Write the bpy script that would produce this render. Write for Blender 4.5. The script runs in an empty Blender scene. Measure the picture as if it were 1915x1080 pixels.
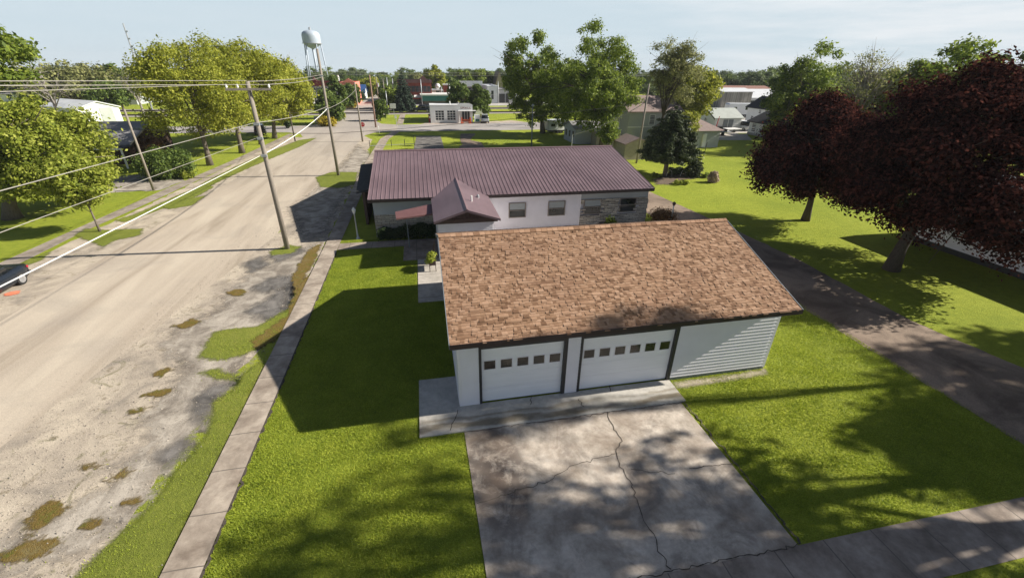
import bpy, math, random
import numpy as np
from mathutils import Matrix, Vector
random.seed(4); rng = np.random.default_rng(7)
R = math.radians
SC = bpy.context.scene
COL = SC.collection
# ------------------------------------------------------------------ camera
F, PITCH, ROLL, YAW = 810.3, 0.47476, -0.013124, 0.202472
CP = np.array([-0.6403, -12.2386, 11.1008])
fw = np.array([math.sin(YAW)*math.cos(PITCH), math.cos(YAW)*math.cos(PITCH), -math.sin(PITCH)])
rt = np.array([math.cos(YAW), -math.sin(YAW), 0.0]); dn = np.cross(fw, rt)
rt2 = rt*math.cos(ROLL)+dn*math.sin(ROLL); dn2 = -rt*math.sin(ROLL)+dn*math.cos(ROLL)
MM = np.array([rt2, dn2, fw])
cd = bpy.data.cameras.new('camera'); cam = bpy.data.objects.new('camera', cd); COL.objects.link(cam)
cd.sensor_width = 36; cd.lens = F/1915*36; cd.clip_end = 3000; cd.clip_start = 0.1
mw = Matrix(((rt2[0], -dn2[0], -fw[0], CP[0]), (rt2[1], -dn2[1], -fw[1], CP[1]), (rt2[2], -dn2[2], -fw[2], CP[2]), (0, 0, 0, 1)))
cam.matrix_world = mw
SC.camera = cam
# ------------------------------------------------------------------ sun, sky, exposure
SAZ, SEL = R(94.0), R(30.9)
SD = Vector((math.sin(SAZ)*math.cos(SEL), math.cos(SAZ)*math.cos(SEL), math.sin(SEL)))
ld = bpy.data.lights.new('sun', 'SUN'); ld.energy = 5.0; ld.angle = R(0.6); ld.color = (1.0, 0.93, 0.82)
sun = bpy.data.objects.new('sun', ld); COL.objects.link(sun)
sun.rotation_euler = (-SD).to_track_quat('-Z', 'Y').to_euler(); sun.location = (40, 0, 40)
W = bpy.data.worlds.new('World'); SC.world = W; W.use_nodes = True
nt = W.node_tree; nt.nodes.clear()
wo = nt.nodes.new('ShaderNodeOutputWorld'); bg = nt.nodes.new('ShaderNodeBackground')
sky = nt.nodes.new('ShaderNodeTexSky'); sky.sky_type = 'NISHITA'; sky.sun_disc = False
sky.sun_elevation = SEL; sky.sun_rotation = SAZ; sky.air_density = 1.0; sky.dust_density = 1.0; sky.ozone_density = 2.5
bg.inputs['Strength'].default_value = 0.0500
tc = nt.nodes.new('ShaderNodeTexCoord'); mp = nt.nodes.new('ShaderNodeMapping'); mp.inputs['Scale'].default_value = (1.2, 1.2, 11)
mp.inputs['Rotation'].default_value = (0.10, 0.05, 0.3)
nz = nt.nodes.new('ShaderNodeTexNoise'); nz.inputs['Scale'].default_value = 2.6; nz.inputs['Detail'].default_value = 7; nz.inputs['Roughness'].default_value = 0.6
cr = nt.nodes.new('ShaderNodeMapRange'); cr.inputs['From Min'].default_value = 0.40; cr.inputs['From Max'].default_value = 0.64
sx = nt.nodes.new('ShaderNodeSeparateXYZ'); mr = nt.nodes.new('ShaderNodeMapRange')
mr.inputs['From Min'].default_value = 0.25; mr.inputs['From Max'].default_value = 0.75; mr.inputs['To Min'].default_value = 0.10; mr.inputs['To Max'].default_value = 1.0
mu = nt.nodes.new('ShaderNodeMath'); mu.operation = 'MULTIPLY'
mx = nt.nodes.new('ShaderNodeMixRGB'); mx.inputs['Color2'].default_value = (9.6, 10.1, 10.5, 1)
wh = nt.nodes.new('ShaderNodeMixRGB'); wh.inputs['Color2'].default_value = (7.5, 8.85, 9.7, 1)
L = nt.links.new
L(tc.outputs['Generated'], mp.inputs['Vector']); L(mp.outputs['Vector'], nz.inputs['Vector']); L(nz.outputs['Fac'], cr.inputs['Value'])
L(tc.outputs['Generated'], sx.inputs[0]); L(sx.outputs['X'], mr.inputs['Value']); L(cr.outputs['Result'], mu.inputs[0]); L(mr.outputs['Result'], mu.inputs[1])
hzr = nt.nodes.new('ShaderNodeMapRange'); hzr.interpolation_type = 'SMOOTHSTEP'   # pale air low over the horizon, deep blue above
hzr.inputs['From Min'].default_value = 0.10; hzr.inputs['From Max'].default_value = 0.27; hzr.inputs['To Min'].default_value = 0.93; hzr.inputs['To Max'].default_value = 0.0
L(sx.outputs['Z'], hzr.inputs['Value']); L(hzr.outputs[0], wh.inputs['Fac'])
deep = nt.nodes.new('ShaderNodeMixRGB'); deep.blend_type = 'MULTIPLY'; deep.inputs['Fac'].default_value = 1.0; deep.inputs['Color2'].default_value = (0.42, 0.50, 0.62, 1)
L(sky.outputs['Color'], deep.inputs['Color1']); L(deep.outputs['Color'], wh.inputs['Color1']); L(wh.outputs['Color'], mx.inputs['Color1']); L(mu.outputs['Value'], mx.inputs['Fac']); L(mx.outputs['Color'], bg.inputs['Color']); L(bg.outputs['Background'], wo.inputs['Surface'])
SC.view_settings.view_transform = 'Standard'; SC.view_settings.look = 'None'
SC.view_settings.exposure = 0.80; SC.view_settings.gamma = 1.0

# ------------------------------------------------------------------ survey helpers: sight lines of the survey camera to real places
def ray(u, v): return MM.T @ np.array([(u-957.5)/F, (v-540)/F, 1.0])
def G(u, v, z=0.0):
    d = ray(u, v); p = CP + d*(z-CP[2])/d[2]; return (float(p[0]), float(p[1]))
def Y(u, v, y):
    d = ray(u, v); p = CP + d*(y-CP[1])/d[1]; return (float(p[0]), float(p[2]))
def HZ(u, v, X, Yy):
    d = ray(u, v); t = math.hypot(X-CP[0], Yy-CP[1])/math.hypot(d[0], d[1]); return float(CP[2]+t*d[2])

def dist_xy(u, d, v=150):
    r_ = ray(u, v); a = math.atan2(r_[0], r_[1]); return CP[0]+math.sin(a)*d, CP[1]+math.cos(a)*d
# ------------------------------------------------------------------ object helpers
def link(o): COL.objects.link(o); return o
def thing(name, label, cat, loc=(0, 0, 0), rz=0.0, group=None):
    o = bpy.data.objects.new(name, None); link(o); o.location = loc; o.rotation_euler = (0, 0, rz)
    o.empty_display_size = 0.3
    o['label'] = label; o['category'] = cat
    if group: o['group'] = group
    return o
def tag(o, label, cat, group=None):
    o['label'] = label; o['category'] = cat
    if group: o['group'] = group
    return o
class MB:
    def __init__(s): s.v = []; s.f = []
    def poly(s, pts):
        n = len(s.v); s.v += [tuple(p) for p in pts]; s.f.append(tuple(range(n, n+len(pts)))); return s
    def box(s, x0, x1, y0, y1, z0, z1):
        n = len(s.v)
        s.v += [(x0, y0, z0), (x1, y0, z0), (x1, y1, z0), (x0, y1, z0), (x0, y0, z1), (x1, y0, z1), (x1, y1, z1), (x0, y1, z1)]
        s.f += [tuple(n+i for i in q) for q in ((0, 3, 2, 1), (4, 5, 6, 7), (0, 1, 5, 4), (1, 2, 6, 5), (2, 3, 7, 6), (3, 0, 4, 7))]; return s
    def prism(s, pts, dx, closed=True):
        """extrude polygon pts by vector dx"""
        n = len(s.v); k = len(pts); s.v += [tuple(p) for p in pts]; s.v += [tuple(p[i]+dx[i] for i in range(3)) for p in pts]
        s.f.append(tuple(n+i for i in range(k))[::-1]); s.f.append(tuple(n+k+i for i in range(k)))
        for i in range(k): j = (i+1) % k; s.f.append((n+i, n+j, n+k+j, n+k+i))
        return s
    def tube(s, pts, rad, sides=8, cap=True):
        n0 = len(s.v); P = [Vector(p) for p in pts]
        if not hasattr(rad, '__len__'): rad = [rad]*len(P)
        up = Vector((0.31, 0.17, 0.93))
        for i, p in enumerate(P):
            t = (P[min(i+1, len(P)-1)]-P[max(i-1, 0)])
            if t.length < 1e-9: t = Vector((0, 0, 1))
            t.normalize()
            u = Vector((1, 0, 0)) if abs(t.z) > 0.9 else Vector((0, 0, 1))
            a = t.cross(u).normalized(); b = t.cross(a)
            for k in range(sides):
                th = 2*math.pi*k/sides; q = p+(a*math.cos(th)+b*math.sin(th))*rad[i]; s.v.append((q.x, q.y, q.z))
        for i in range(len(P)-1):
            for k in range(sides):
                k2 = (k+1) % sides; a0 = n0+i*sides
                s.f.append((a0+k, a0+k2, a0+sides+k2, a0+sides+k))
        if cap:
            s.f.append(tuple(n0+k for k in range(sides))[::-1]); s.f.append(tuple(n0+(len(P)-1)*sides+k for k in range(sides)))
        return s
    def lathe(s, x, y, prof, sides=16):
        n0 = len(s.v)
        for (r, z) in prof:
            for k in range(sides):
                th = 2*math.pi*k/sides; s.v.append((x+r*math.cos(th), y+r*math.sin(th), z))
        for i in range(len(prof)-1):
            for k in range(sides):
                k2 = (k+1) % sides; a0 = n0+i*sides; s.f.append((a0+k, a0+k2, a0+sides+k2, a0+sides+k))
        s.f.append(tuple(n0+(len(prof)-1)*sides+k for k in range(sides))); s.f.append(tuple(n0+k for k in range(sides))[::-1])
        return s
    def build(s, name, mat, parent=None, smooth=False, local=False):
        me = bpy.data.meshes.new(name); v = s.v
        if parent is not None and not local:
            off = Vector((0, 0, 0)); p = parent
            while p is not None: off += p.location; p = p.parent
            v = [(a-off.x, b-off.y, c-off.z) for a, b, c in v]
        me.from_pydata(v, [], s.f); me.update()
        if mat: me.materials.append(mat)
        if smooth: me.polygons.foreach_set('use_smooth', [True]*len(me.polygons))
        o = bpy.data.objects.new(name, me); link(o)
        if parent is not None: o.parent = parent
        return o
def npmesh(name, V, Fq, mat, parent=None, off=(0, 0, 0)):
    """V (n,3) ; Fq (m,k) equal-size faces"""
    me = bpy.data.meshes.new(name); V = np.asarray(V, dtype=np.float32)-np.asarray(off, dtype=np.float32); m, k = Fq.shape
    me.vertices.add(len(V)); me.vertices.foreach_set('co', V.ravel())
    me.loops.add(m*k); me.loops.foreach_set('vertex_index', Fq.ravel().astype(np.int32))
    me.polygons.add(m); me.polygons.foreach_set('loop_start', (np.arange(m)*k).astype(np.int32)); me.polygons.foreach_set('loop_total', np.full(m, k, np.int32))
    me.update(calc_edges=True); me.materials.append(mat)
    o = bpy.data.objects.new(name, me); link(o)
    if parent is not None: o.parent = parent
    return o
def structure(o): o['kind'] = 'structure'; return o

# ------------------------------------------------------------------ materials
class NT:
    def __init__(s, name, rough=0.85, spec=0.3):
        s.m = bpy.data.materials.new(name); s.m.use_nodes = True; s.t = s.m.node_tree
        s.p = s.t.nodes['Principled BSDF']; s.p.inputs['Roughness'].default_value = rough
        s.p.inputs['Specular IOR Level'].default_value = spec
        s.geo = s.t.nodes.new('ShaderNodeNewGeometry'); s.tc = s.t.nodes.new('ShaderNodeTexCoord'); s.pos = s.geo.outputs['Position']; s.obj = s.tc.outputs['Object']
    def n(s, ty, **k):
        a = s.t.nodes.new(ty)
        for x, y in k.items(): setattr(a, x, y)
        return a
    def l(s, a, b): s.t.links.new(a, b)
    def map(s, src, sc):
        if sc == (1, 1, 1): return src
        a = s.n('ShaderNodeMapping'); a.inputs['Scale'].default_value = sc; s.l(src, a.inputs['Vector']); return a.outputs['Vector']
    def noise(s, scale, det=4, rough=0.6, sc=(1, 1, 1), src=None, dist=0.0):
        a = s.n('ShaderNodeTexNoise'); a.inputs['Scale'].default_value = scale; a.inputs['Detail'].default_value = det; a.inputs['Roughness'].default_value = rough; a.inputs['Distortion'].default_value = dist
        s.l(s.map(src or s.pos, sc), a.inputs['Vector']); return a.outputs['Fac']
    def ramp(s, fac, stops):
        a = s.n('ShaderNodeValToRGB'); e = a.color_ramp.elements
        while len(e) > 1: e.remove(e[-1])
        e[0].position = stops[0][0]; c = stops[0][1]; e[0].color = (*c, 1) if hasattr(c, '__len__') else (c, c, c, 1)
        for p, c in stops[1:]:
            q = e.new(p); q.color = (*c, 1) if hasattr(c, '__len__') else (c, c, c, 1)
        s.l(fac, a.inputs['Fac']); return a.outputs['Color']
    def mix(s, fac, a, b, mode='MIX'):
        m = s.n('ShaderNodeMixRGB', blend_type=mode)
        for i, x in ((0, fac), (1, a), (2, b)):
            if isinstance(x, (int, float)): m.inputs[i].default_value = x if i == 0 else (x, x, x, 1)
            elif isinstance(x, tuple): m.inputs[i].default_value = (*x, 1)
            else: s.l(x, m.inputs[i])
        return m.outputs['Color']
    def math(s, op, a, b=0.0):
        m = s.n('ShaderNodeMath', operation=op)
        for i, x in ((0, a), (1, b)):
            if isinstance(x, (int, float)): m.inputs[i].default_value = x
            else: s.l(x, m.inputs[i])
        return m.outputs[0]
    def col(s, c):
        if isinstance(c, tuple): s.p.inputs['Base Color'].default_value = (*c, 1)
        else: s.l(c, s.p.inputs['Base Color'])
        return s
    def bump(s, h, strength=0.3, dist=0.02):
        b = s.n('ShaderNodeBump'); b.inputs['Strength'].default_value = strength; b.inputs['Distance'].default_value = dist
        s.l(h, b.inputs['Height']); s.l(b.outputs['Normal'], s.p.inputs['Normal']); return s
def simple(name, c, rough=0.7, var=0.12, scale=3.0, metal=0.0, spec=0.4, sc=(1, 1, 1)):
    m = NT(name, rough, spec); f = m.noise(scale, 5, sc=sc)
    m.col(m.ramp(f, [(0.3, tuple(x*(1-var) for x in c)), (0.7, tuple(min(1, x*(1+var)) for x in c))])); m.p.inputs['Metallic'].default_value = metal
    return m.m
def lawn_mat(name, a, b, c, big=0.12):
    m = NT(name, 0.9, 0.1)
    f1 = m.noise(big, 4); f2 = m.noise(2.3, 6, 0.7); f3 = m.noise(11, 5, 0.8)
    f = m.math('ADD', m.math('MULTIPLY', f1, 0.35), m.math('ADD', m.math('MULTIPLY', f2, 0.3), m.math('MULTIPLY', f3, 0.35)))
    m.col(m.ramp(f, [(0.36, c), (0.5, a), (0.62, b)])); m.bump(m.math('ADD', f3, m.noise(38, 3)), 0.9, 0.06); return m.m
M = {}
M['lawn'] = lawn_mat('lawn', (0.275, 0.325, 0.036), (0.375, 0.41, 0.052), (0.16, 0.225, 0.026))
M['verge'] = lawn_mat('verge', (0.20, 0.235, 0.040), (0.28, 0.29, 0.060), (0.12, 0.14, 0.028))
M['rust'] = lawn_mat('dry_moss', (0.20, 0.135, 0.04), (0.13, 0.15, 0.03), (0.24, 0.20, 0.09), 1.1)
def road_mat():
    m = NT('road', 0.92, 0.2)
    st = m.noise(0.55, 5, 0.55, (1.0, 0.11, 1), dist=0.6); sp = m.noise(24, 4, 0.7); pt = m.noise(0.22, 5, 0.6, dist=0.8)
    base = m.ramp(st, [(0.30, (0.33, 0.275, 0.21)), (0.47, (0.47, 0.40, 0.32)), (0.64, (0.55, 0.48, 0.385))])
    base = m.mix(m.ramp(pt, [(0.5, 0.0), (0.68, 0.42)]), base, (0.33, 0.29, 0.25))
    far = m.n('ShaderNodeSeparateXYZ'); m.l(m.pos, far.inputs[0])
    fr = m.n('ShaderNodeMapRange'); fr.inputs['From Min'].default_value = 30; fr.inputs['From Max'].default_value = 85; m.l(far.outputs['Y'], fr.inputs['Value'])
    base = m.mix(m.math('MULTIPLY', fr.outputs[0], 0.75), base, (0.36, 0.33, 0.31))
    base = m.mix(0.22, base, m.ramp(sp, [(0.3, 0.1), (0.7, 0.8)]), 'OVERLAY'); m.col(base); m.bump(sp, 0.25, 0.01); return m.m
M['road'] = road_mat()
def shoulder_mat():
    m = NT('gravel_shoulder', 0.95, 0.15)
    a = m.noise(0.45, 6, 0.65, dist=0.7); b = m.noise(1.6, 6, 0.7, dist=0.5); c = m.noise(30, 4, 0.8)
    base = m.ramp(a, [(0.34, (0.28, 0.245, 0.205)), (0.47, (0.42, 0.36, 0.29)), (0.60, (0.53, 0.46, 0.365))])
    base = m.mix(m.ramp(b, [(0.58, 0.0), (0.64, 0.6), (0.7, 0.7)]), base, (0.20, 0.165, 0.11))
    base = m.mix(m.ramp(m.noise(0.8, 6, 0.7, dist=1.0), [(0.60, 0.0), (0.66, 0.55)]), base, (0.14, 0.135, 0.06))
    base = m.mix(0.35, base, m.ramp(c, [(0.3, 0.05), (0.7, 0.85)]), 'OVERLAY'); m.col(base); m.bump(m.math('ADD', c, b), 0.5, 0.02); return m.m
M['shoulder'] = shoulder_mat()
def asph(name, a, b, sc=0.7):
    m = NT(name, 0.9, 0.25); n1 = m.noise(sc, 6, 0.65, dist=0.8); n2 = m.noise(26, 4, 0.8)
    base = m.ramp(n1, [(0.36, a), (0.62, b)]); base = m.mix(0.35, base, m.ramp(n2, [(0.3, 0.1), (0.7, 0.8)]), 'OVERLAY'); m.col(base); m.bump(n2, 0.4, 0.012); return m.m
M['asph'] = asph('old_asphalt', (0.20, 0.172, 0.142), (0.47, 0.42, 0.355), 0.9)
M['asph_dark'] = asph('dark_asphalt', (0.085, 0.08, 0.075), (0.22, 0.205, 0.19), 1.2)
M['drive'] = asph('drive_asphalt', (0.13, 0.096, 0.073), (0.30, 0.23, 0.175), 0.35)
M['crossroad'] = asph('crossroad', (0.27, 0.25, 0.24), (0.43, 0.40, 0.38), 0.12)
def conc(name, a, b, joint=None, stain=False, apron=False):
    m = NT(name, 0.88, 0.25); n1 = m.noise(0.9, 7, 0.65, dist=0.3); n2 = m.noise(40, 3, 0.8); n3 = m.noise(5, 5, 0.7)
    base = m.ramp(n1, [(0.35, a), (0.63, b)])
    base = m.mix(0.35, base, m.ramp(n3, [(0.3, 0.25), (0.7, 0.7)]), 'OVERLAY')
    s = m.n('ShaderNodeSeparateXYZ'); m.l(m.pos, s.inputs[0])
    if joint:
        ax, per = joint
        fr = m.math('FRACT', m.math('DIVIDE', m.math('ADD', s.outputs['XYZ'.index(ax)], m.math('MULTIPLY', m.noise(1.5, 2), 0.04)), per))
        base = m.mix(m.ramp(fr, [(0.0, 1.0), (0.018, 1.0), (0.026, 0.0)]), base, (0.15, 0.13, 0.11))
    if stain:
        g = m.n('ShaderNodeVectorMath', operation='DISTANCE'); g.inputs[1].default_value = (0.95, -3.6, 0)
        mm = m.n('ShaderNodeMapping'); mm.inputs['Scale'].default_value = (0.95, 0.45, 1); mm.inputs['Location'].default_value = (0, 0, 0); m.l(m.pos, mm.inputs['Vector'])
        g.inputs[1].default_value = (0.80, -3.1*0.45, 0); m.l(mm.outputs[0], g.inputs[0])
        rad_ = m.ramp(g.outputs['Value'], [(0.15, 1.0), (0.8, 0.75), (1.5, 0.0)]); sp_ = m.ramp(m.noise(1.5, 8, .72, dist=.5), [(0.34, 0.0), (0.52, 1.0)])
        base = m.mix(m.math('MULTIPLY', m.math('MULTIPLY', rad_, sp_), 0.9), base, (0.07, 0.052, 0.045))
        base = m.mix(m.ramp(m.noise(0.5, 7, 0.7, dist=0.6), [(0.45, 0.0), (0.62, 0.45)]), base, (0.21, 0.155, 0.115))
        base = m.mix(m.ramp(m.noise(0.8, 6, 0.7, src=m.obj, dist=0.9), [(0.52, 0.0), (0.66, 0.6)]), base, (0.19, 0.16, 0.14))
    if apron:
        yy = m.math('ADD', s.outputs['Y'], m.math('MULTIPLY', m.noise(1.2, 5, sc=(0.35, 1, 1)), 0.9))
        w = m.ramp(m.math('MULTIPLY', yy, -1.0), [(0.0, 0.0), (0.12, 0.55), (0.3, 0.1), (0.42, 0.7), (0.62, 0.75), (0.78, 0.0)])
        base = m.mix(m.math('MULTIPLY', w, m.ramp(m.noise(0.7, 5, sc=(0.5, 1, 1)), [(0.35, 0.0), (0.55, 1.0)])), base, (0.13, 0.095, 0.045))
    m.col(base); m.bump(m.math('ADD', n2, n3), 0.2, 0.008); return m.m
M['walk'] = conc('sidewalk_concrete', (0.22, 0.178, 0.142), (0.455, 0.39, 0.32), ('Y', 1.5))
M['walkx'] = conc('sidewalk_concrete_cross', (0.20, 0.16, 0.13), (0.38, 0.32, 0.27), ('X', 1.5))
M['driveway'] = conc('driveway_concrete', (0.29, 0.245, 0.20), (0.63, 0.56, 0.48), None, True)
M['apron'] = conc('apron_concrete', (0.42, 0.40, 0.36), (0.55, 0.52, 0.47), None, False, True)
M['crack_or_shade'] = simple('crack_and_shade_dark', (0.075, 0.062, 0.05), 0.95)
M['siding'] = simple('white_siding', (0.76, 0.745, 0.79), 0.55, 0.04, 1.5)
M['siding_far'] = simple('white_paint', (0.72, 0.73, 0.73), 0.6, 0.06, 0.8)
M['door_white'] = simple('garage_door_white', (0.84, 0.85, 0.89), 0.5, 0.04, 0.9, sc=(1, 1, 6))
M['trim_dark'] = simple('dark_trim', (0.035, 0.035, 0.037), 0.45)
M['trim_grey'] = simple('grey_trim', (0.20, 0.22, 0.24), 0.5)
M['fascia'] = simple('dark_brown_fascia', (0.030, 0.020, 0.020), 0.5)
M['brown'] = simple('brown_boards', (0.075, 0.045, 0.038), 0.6, 0.2, 5)
def glass(name, c=(0.015, 0.018, 0.02), rough=0.08):
    m = NT(name, rough, 0.6); m.col(m.ramp(m.noise(1.2, 2), [(0.35, tuple(x*0.6 for x in c)), (0.65, tuple(x*1.8 for x in c))])); return m.m
M['glass'] = glass('window_glass'); M['glass_far'] = glass('far_glass', (0.03, 0.035, 0.04), 0.25)
M['blind'] = simple('window_blind', (0.30, 0.33, 0.34), 0.6, 0.15, 6, sc=(1, 1, 9))
def shingle_mat():
    m = NT('brown_shingles', 0.9, 0.2); r = m.geo.outputs['Random Per Island']
    base = m.ramp(r, [(0.0, (0.18, 0.100, 0.058)), (0.16, (0.26, 0.150, 0.090)), (0.4, (0.35, 0.210, 0.130)), (0.75, (0.405, 0.250, 0.160)), (1.0, (0.47, 0.300, 0.20))])
    n1 = m.noise(0.55, 5, 0.6, src=m.obj); n2 = m.noise(70, 3, 0.9)
    base = m.mix(m.ramp(n1, [(0.45, 0.0), (0.7, 0.35)]), base, (0.22, 0.12, 0.08))
    base = m.mix(0.4, base, m.ramp(n2, [(0.3, 0.1), (0.7, 0.85)]), 'OVERLAY'); m.col(base); m.bump(n2, 0.3, 0.006); return m.m
M['shingle'] = shingle_mat()
def metalroof():
    m = NT('purple_brown_metal_roof', 0.42, 0.5); n1 = m.noise(0.35, 4, 0.6); n2 = m.noise(2.5, 5, 0.6, (1, 0.1, 1))
    base = m.ramp(n1, [(0.35, (0.150, 0.102, 0.112)), (0.65, (0.195, 0.135, 0.148))]); base = m.mix(0.25, base, m.ramp(n2, [(0.3, 0.3), (0.7, 0.7)]), 'OVERLAY')
    m.col(base); m.bump(m.noise(0.8, 2), 0.06, 0.02); return m.m
M['metal_roof'] = metalroof()
M['ridge_cap'] = simple('ridge_cap_metal', (0.17, 0.11, 0.12), 0.4)
def stone():
    m = NT('rough_limestone_veneer', 0.9, 0.2)
    b = m.n('ShaderNodeTexBrick'); b.inputs['Scale'].default_value = 1.0; b.inputs['Mortar Size'].default_value = 0.012; b.inputs['Brick Width'].default_value = 0.55; b.inputs['Row Height'].default_value = 0.14
    b.inputs['Color1'].default_value = (0.66, 0.61, 0.53, 1); b.inputs['Color2'].default_value = (0.40, 0.36, 0.31, 1); b.inputs['Mortar'].default_value = (0.14, 0.125, 0.11, 1)
    mm = m.n('ShaderNodeMapping'); mm.inputs['Rotation'].default_value = (R(-90), 0, 0); m.l(m.pos, mm.inputs['Vector']); m.l(mm.outputs[0], b.inputs['Vector'])
    n = m.noise(6, 6, 0.8, (0.6, 1, 1.6)); m.col(m.mix(0.5, b.outputs['Color'], m.ramp(n, [(0.3, 0.15), (0.7, 0.85)]), 'OVERLAY'))
    m.bump(m.math('ADD', n, m.math('MULTIPLY', b.outputs['Fac'], -0.8)), 1.0, 0.06); return m.m
M['stone'] = stone()
def brick(name, c1, c2):
    m = NT(name, 0.9, 0.2); n = m.noise(0.7, 5, 0.7); n2 = m.noise(9, 4, 0.8)
    m.col(m.mix(0.4, m.ramp(n, [(0.35, c1), (0.65, c2)]), m.ramp(n2, [(0.3, 0.25), (0.7, 0.75)]), 'OVERLAY')); return m.m
M['brick'] = brick('red_brick', (0.16, 0.035, 0.025), (0.26, 0.065, 0.045)); M['coral'] = brick('coral_paint', (0.62, 0.20, 0.15), (0.70, 0.27, 0.20))
M['darkred'] = simple('dark_red_cornice', (0.14, 0.02, 0.022), 0.6); M['greystucco'] = simple('grey_paint_facade', (0.36, 0.36, 0.37), 0.8, 0.15, 0.8)
M['darkbrick'] = brick('dark_brick', (0.035, 0.022, 0.018), (0.07, 0.045, 0.035))
M['roofgrey'] = simple('grey_shingle_roof', (0.24, 0.235, 0.24), 0.9, 0.15, 2); M['roofdark'] = simple('charcoal_roof', (0.030, 0.032, 0.036), 0.85, 0.25, 2)
M['roofbrown'] = simple('brown_grey_roof', (0.25, 0.19, 0.175), 0.9, 0.15, 2); M['roofwhite'] = simple('white_metal_roof', (0.62, 0.64, 0.66), 0.5, 0.08, 0.5)
M['roofgreen'] = simple('pale_green_grey_roof', (0.40, 0.43, 0.40), 0.8, 0.08, 1); M['teal'] = simple('teal_fascia', (0.03, 0.16, 0.14), 0.6)
M['maroon'] = simple('maroon_wall', (0.12, 0.055, 0.055), 0.7, 0.2, 1); M['tan'] = simple('tan_wall', (0.34, 0.30, 0.23), 0.8); M['greygreen'] = simple('grey_green_siding', (0.42, 0.44, 0.445), 0.7, 0.05, 1)
M['greyshed'] = simple('grey_siding', (0.40, 0.42, 0.44), 0.7, 0.06, 1); M['roofrust'] = simple('rusty_roof', (0.24, 0.12, 0.09), 0.8, .2, 1); M['blue'] = simple('blue_roof', (0.03, 0.08, 0.22), 0.6)
M['wood'] = simple('weathered_pole_wood', (0.245, 0.215, 0.18), 0.9, 0.28, 9, sc=(6, 6, 0.5)); M['woodred'] = simple('reddish_pole_wood', (0.27, 0.17, 0.13), 0.9, 0.25, 6, sc=(6, 6, 0.5))
M['lumber'] = simple('grey_lumber', (0.27, 0.26, 0.23), 0.9, 0.55, .6, sc=(4, 4, 0.15)); M['wire'] = simple('pale_wire', (0.33, 0.315, 0.28), 0.6); M['wireblack'] = simple('black_cable', (0.015, 0.015, 0.016), 0.6)
M['steel'] = simple('galvanised_steel', (0.42, 0.44, 0.46), 0.45, 0.1, 3, 0.4); M['tank'] = simple('water_tower_paint', (0.40, 0.46, 0.54), 0.5, 0.06, 0.3); M['white'] = simple('white_enamel', (0.78, 0.78, 0.76), 0.45, 0.03)
M['orange'] = simple('orange_paint', (0.75, 0.13, 0.03), 0.55); M['red'] = simple('red_paint', (0.45, 0.02, 0.02), 0.5); M['signred'] = simple('sign_red', (0.55, 0.015, 0.03), 0.5)
M['carblack'] = simple('dark_blue_black_car_paint', (0.018, 0.024, 0.034), 0.22, 0.1, 1, 0.3, 0.6); M['carwhite'] = simple('white_car_paint', (0.72, 0.74, 0.76), 0.25, 0.02, 1); M['carsilver'] = simple('silver_car_paint', (0.45, 0.47, 0.50), 0.3, 0.03, 1, 0.3)
M['rubber'] = simple('tyre_rubber', (0.018, 0.018, 0.018), 0.8); M['rim'] = simple('alloy_rim', (0.55, 0.56, 0.58), 0.3, 0.05, 8, 0.7); M['taillight'] = simple('tail_light_red', (0.45, 0.01, 0.03), 0.25); M['plastic'] = simple('dark_plastic', (0.03, 0.03, 0.032), 0.5)
M['paintorange'] = simple('orange_spray_paint', (0.80, 0.22, 0.12), 0.9); M['mulch'] = simple('mulch_soil', (0.13, 0.095, 0.065), 0.95, 0.4, 8)
M['awning_red'] = simple('reddish_awning_metal', (0.16, 0.078, 0.076), 0.55)  # one even reddish metal colour
M['rail'] = simple('rail_steel', (0.06, 0.045, 0.04), 0.5); M['ballast'] = simple('ballast_gravel', (0.33, 0.30, 0.275), 0.95, 0.2, 2)
M['rock'] = simple('landscape_rock', (0.36, 0.28, 0.22), 0.9, 0.25, 4)
def leafmat(name, c1, c2, c3, trans=0.35, gloss=0.0, w=(.6, .4), nsc=.5, ndet=3):
    m = NT(name, 0.6, 0.25); t = m.t; r = m.geo.outputs['Random Per Island']; n = m.noise(nsc, ndet, 0.65)
    f = m.math('ADD', m.math('MULTIPLY', r, w[0]), m.math('MULTIPLY', n, w[1]))
    c = m.ramp(f, [(0.2, c1), (0.5, c2), (0.85, c3)]); m.col(c)
    tr = m.n('ShaderNodeBsdfTranslucent'); m.l(c, tr.inputs['Color']); ms = m.n('ShaderNodeMixShader'); ms.inputs[0].default_value = trans
    m.l(m.p.outputs[0], ms.inputs[1]); m.l(tr.outputs[0], ms.inputs[2]); out = t.nodes['Material Output']; m.l(ms.outputs[0], out.inputs['Surface']); return m.m
M['l_yel'] = leafmat('yellow_green_leaves', (0.17, 0.205, 0.022), (0.31, 0.335, 0.036), (0.46, 0.46, 0.07), 0.45)
M['l_fg'] = leafmat('bright_green_leaves', (0.14, 0.185, 0.022), (0.29, 0.34, 0.04), (0.48, 0.50, 0.10), 0.45)
M['l_grn'] = leafmat('green_leaves', (0.085, 0.135, 0.020), (0.19, 0.255, 0.034), (0.34, 0.40, 0.065), 0.45)
M['l_mid'] = leafmat('mid_green_leaves', (0.055, 0.095, 0.022), (0.115, 0.17, 0.032), (0.20, 0.26, 0.05), 0.36)
M['l_dk'] = leafmat('dark_green_leaves', (0.022, 0.045, 0.018), (0.045, 0.075, 0.024), (0.08, 0.115, 0.032), 0.22)
M['l_far'] = leafmat('far_green_leaves', (0.08, 0.125, 0.05), (0.14, 0.19, 0.07), (0.21, 0.25, 0.09), 0.35)
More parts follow.
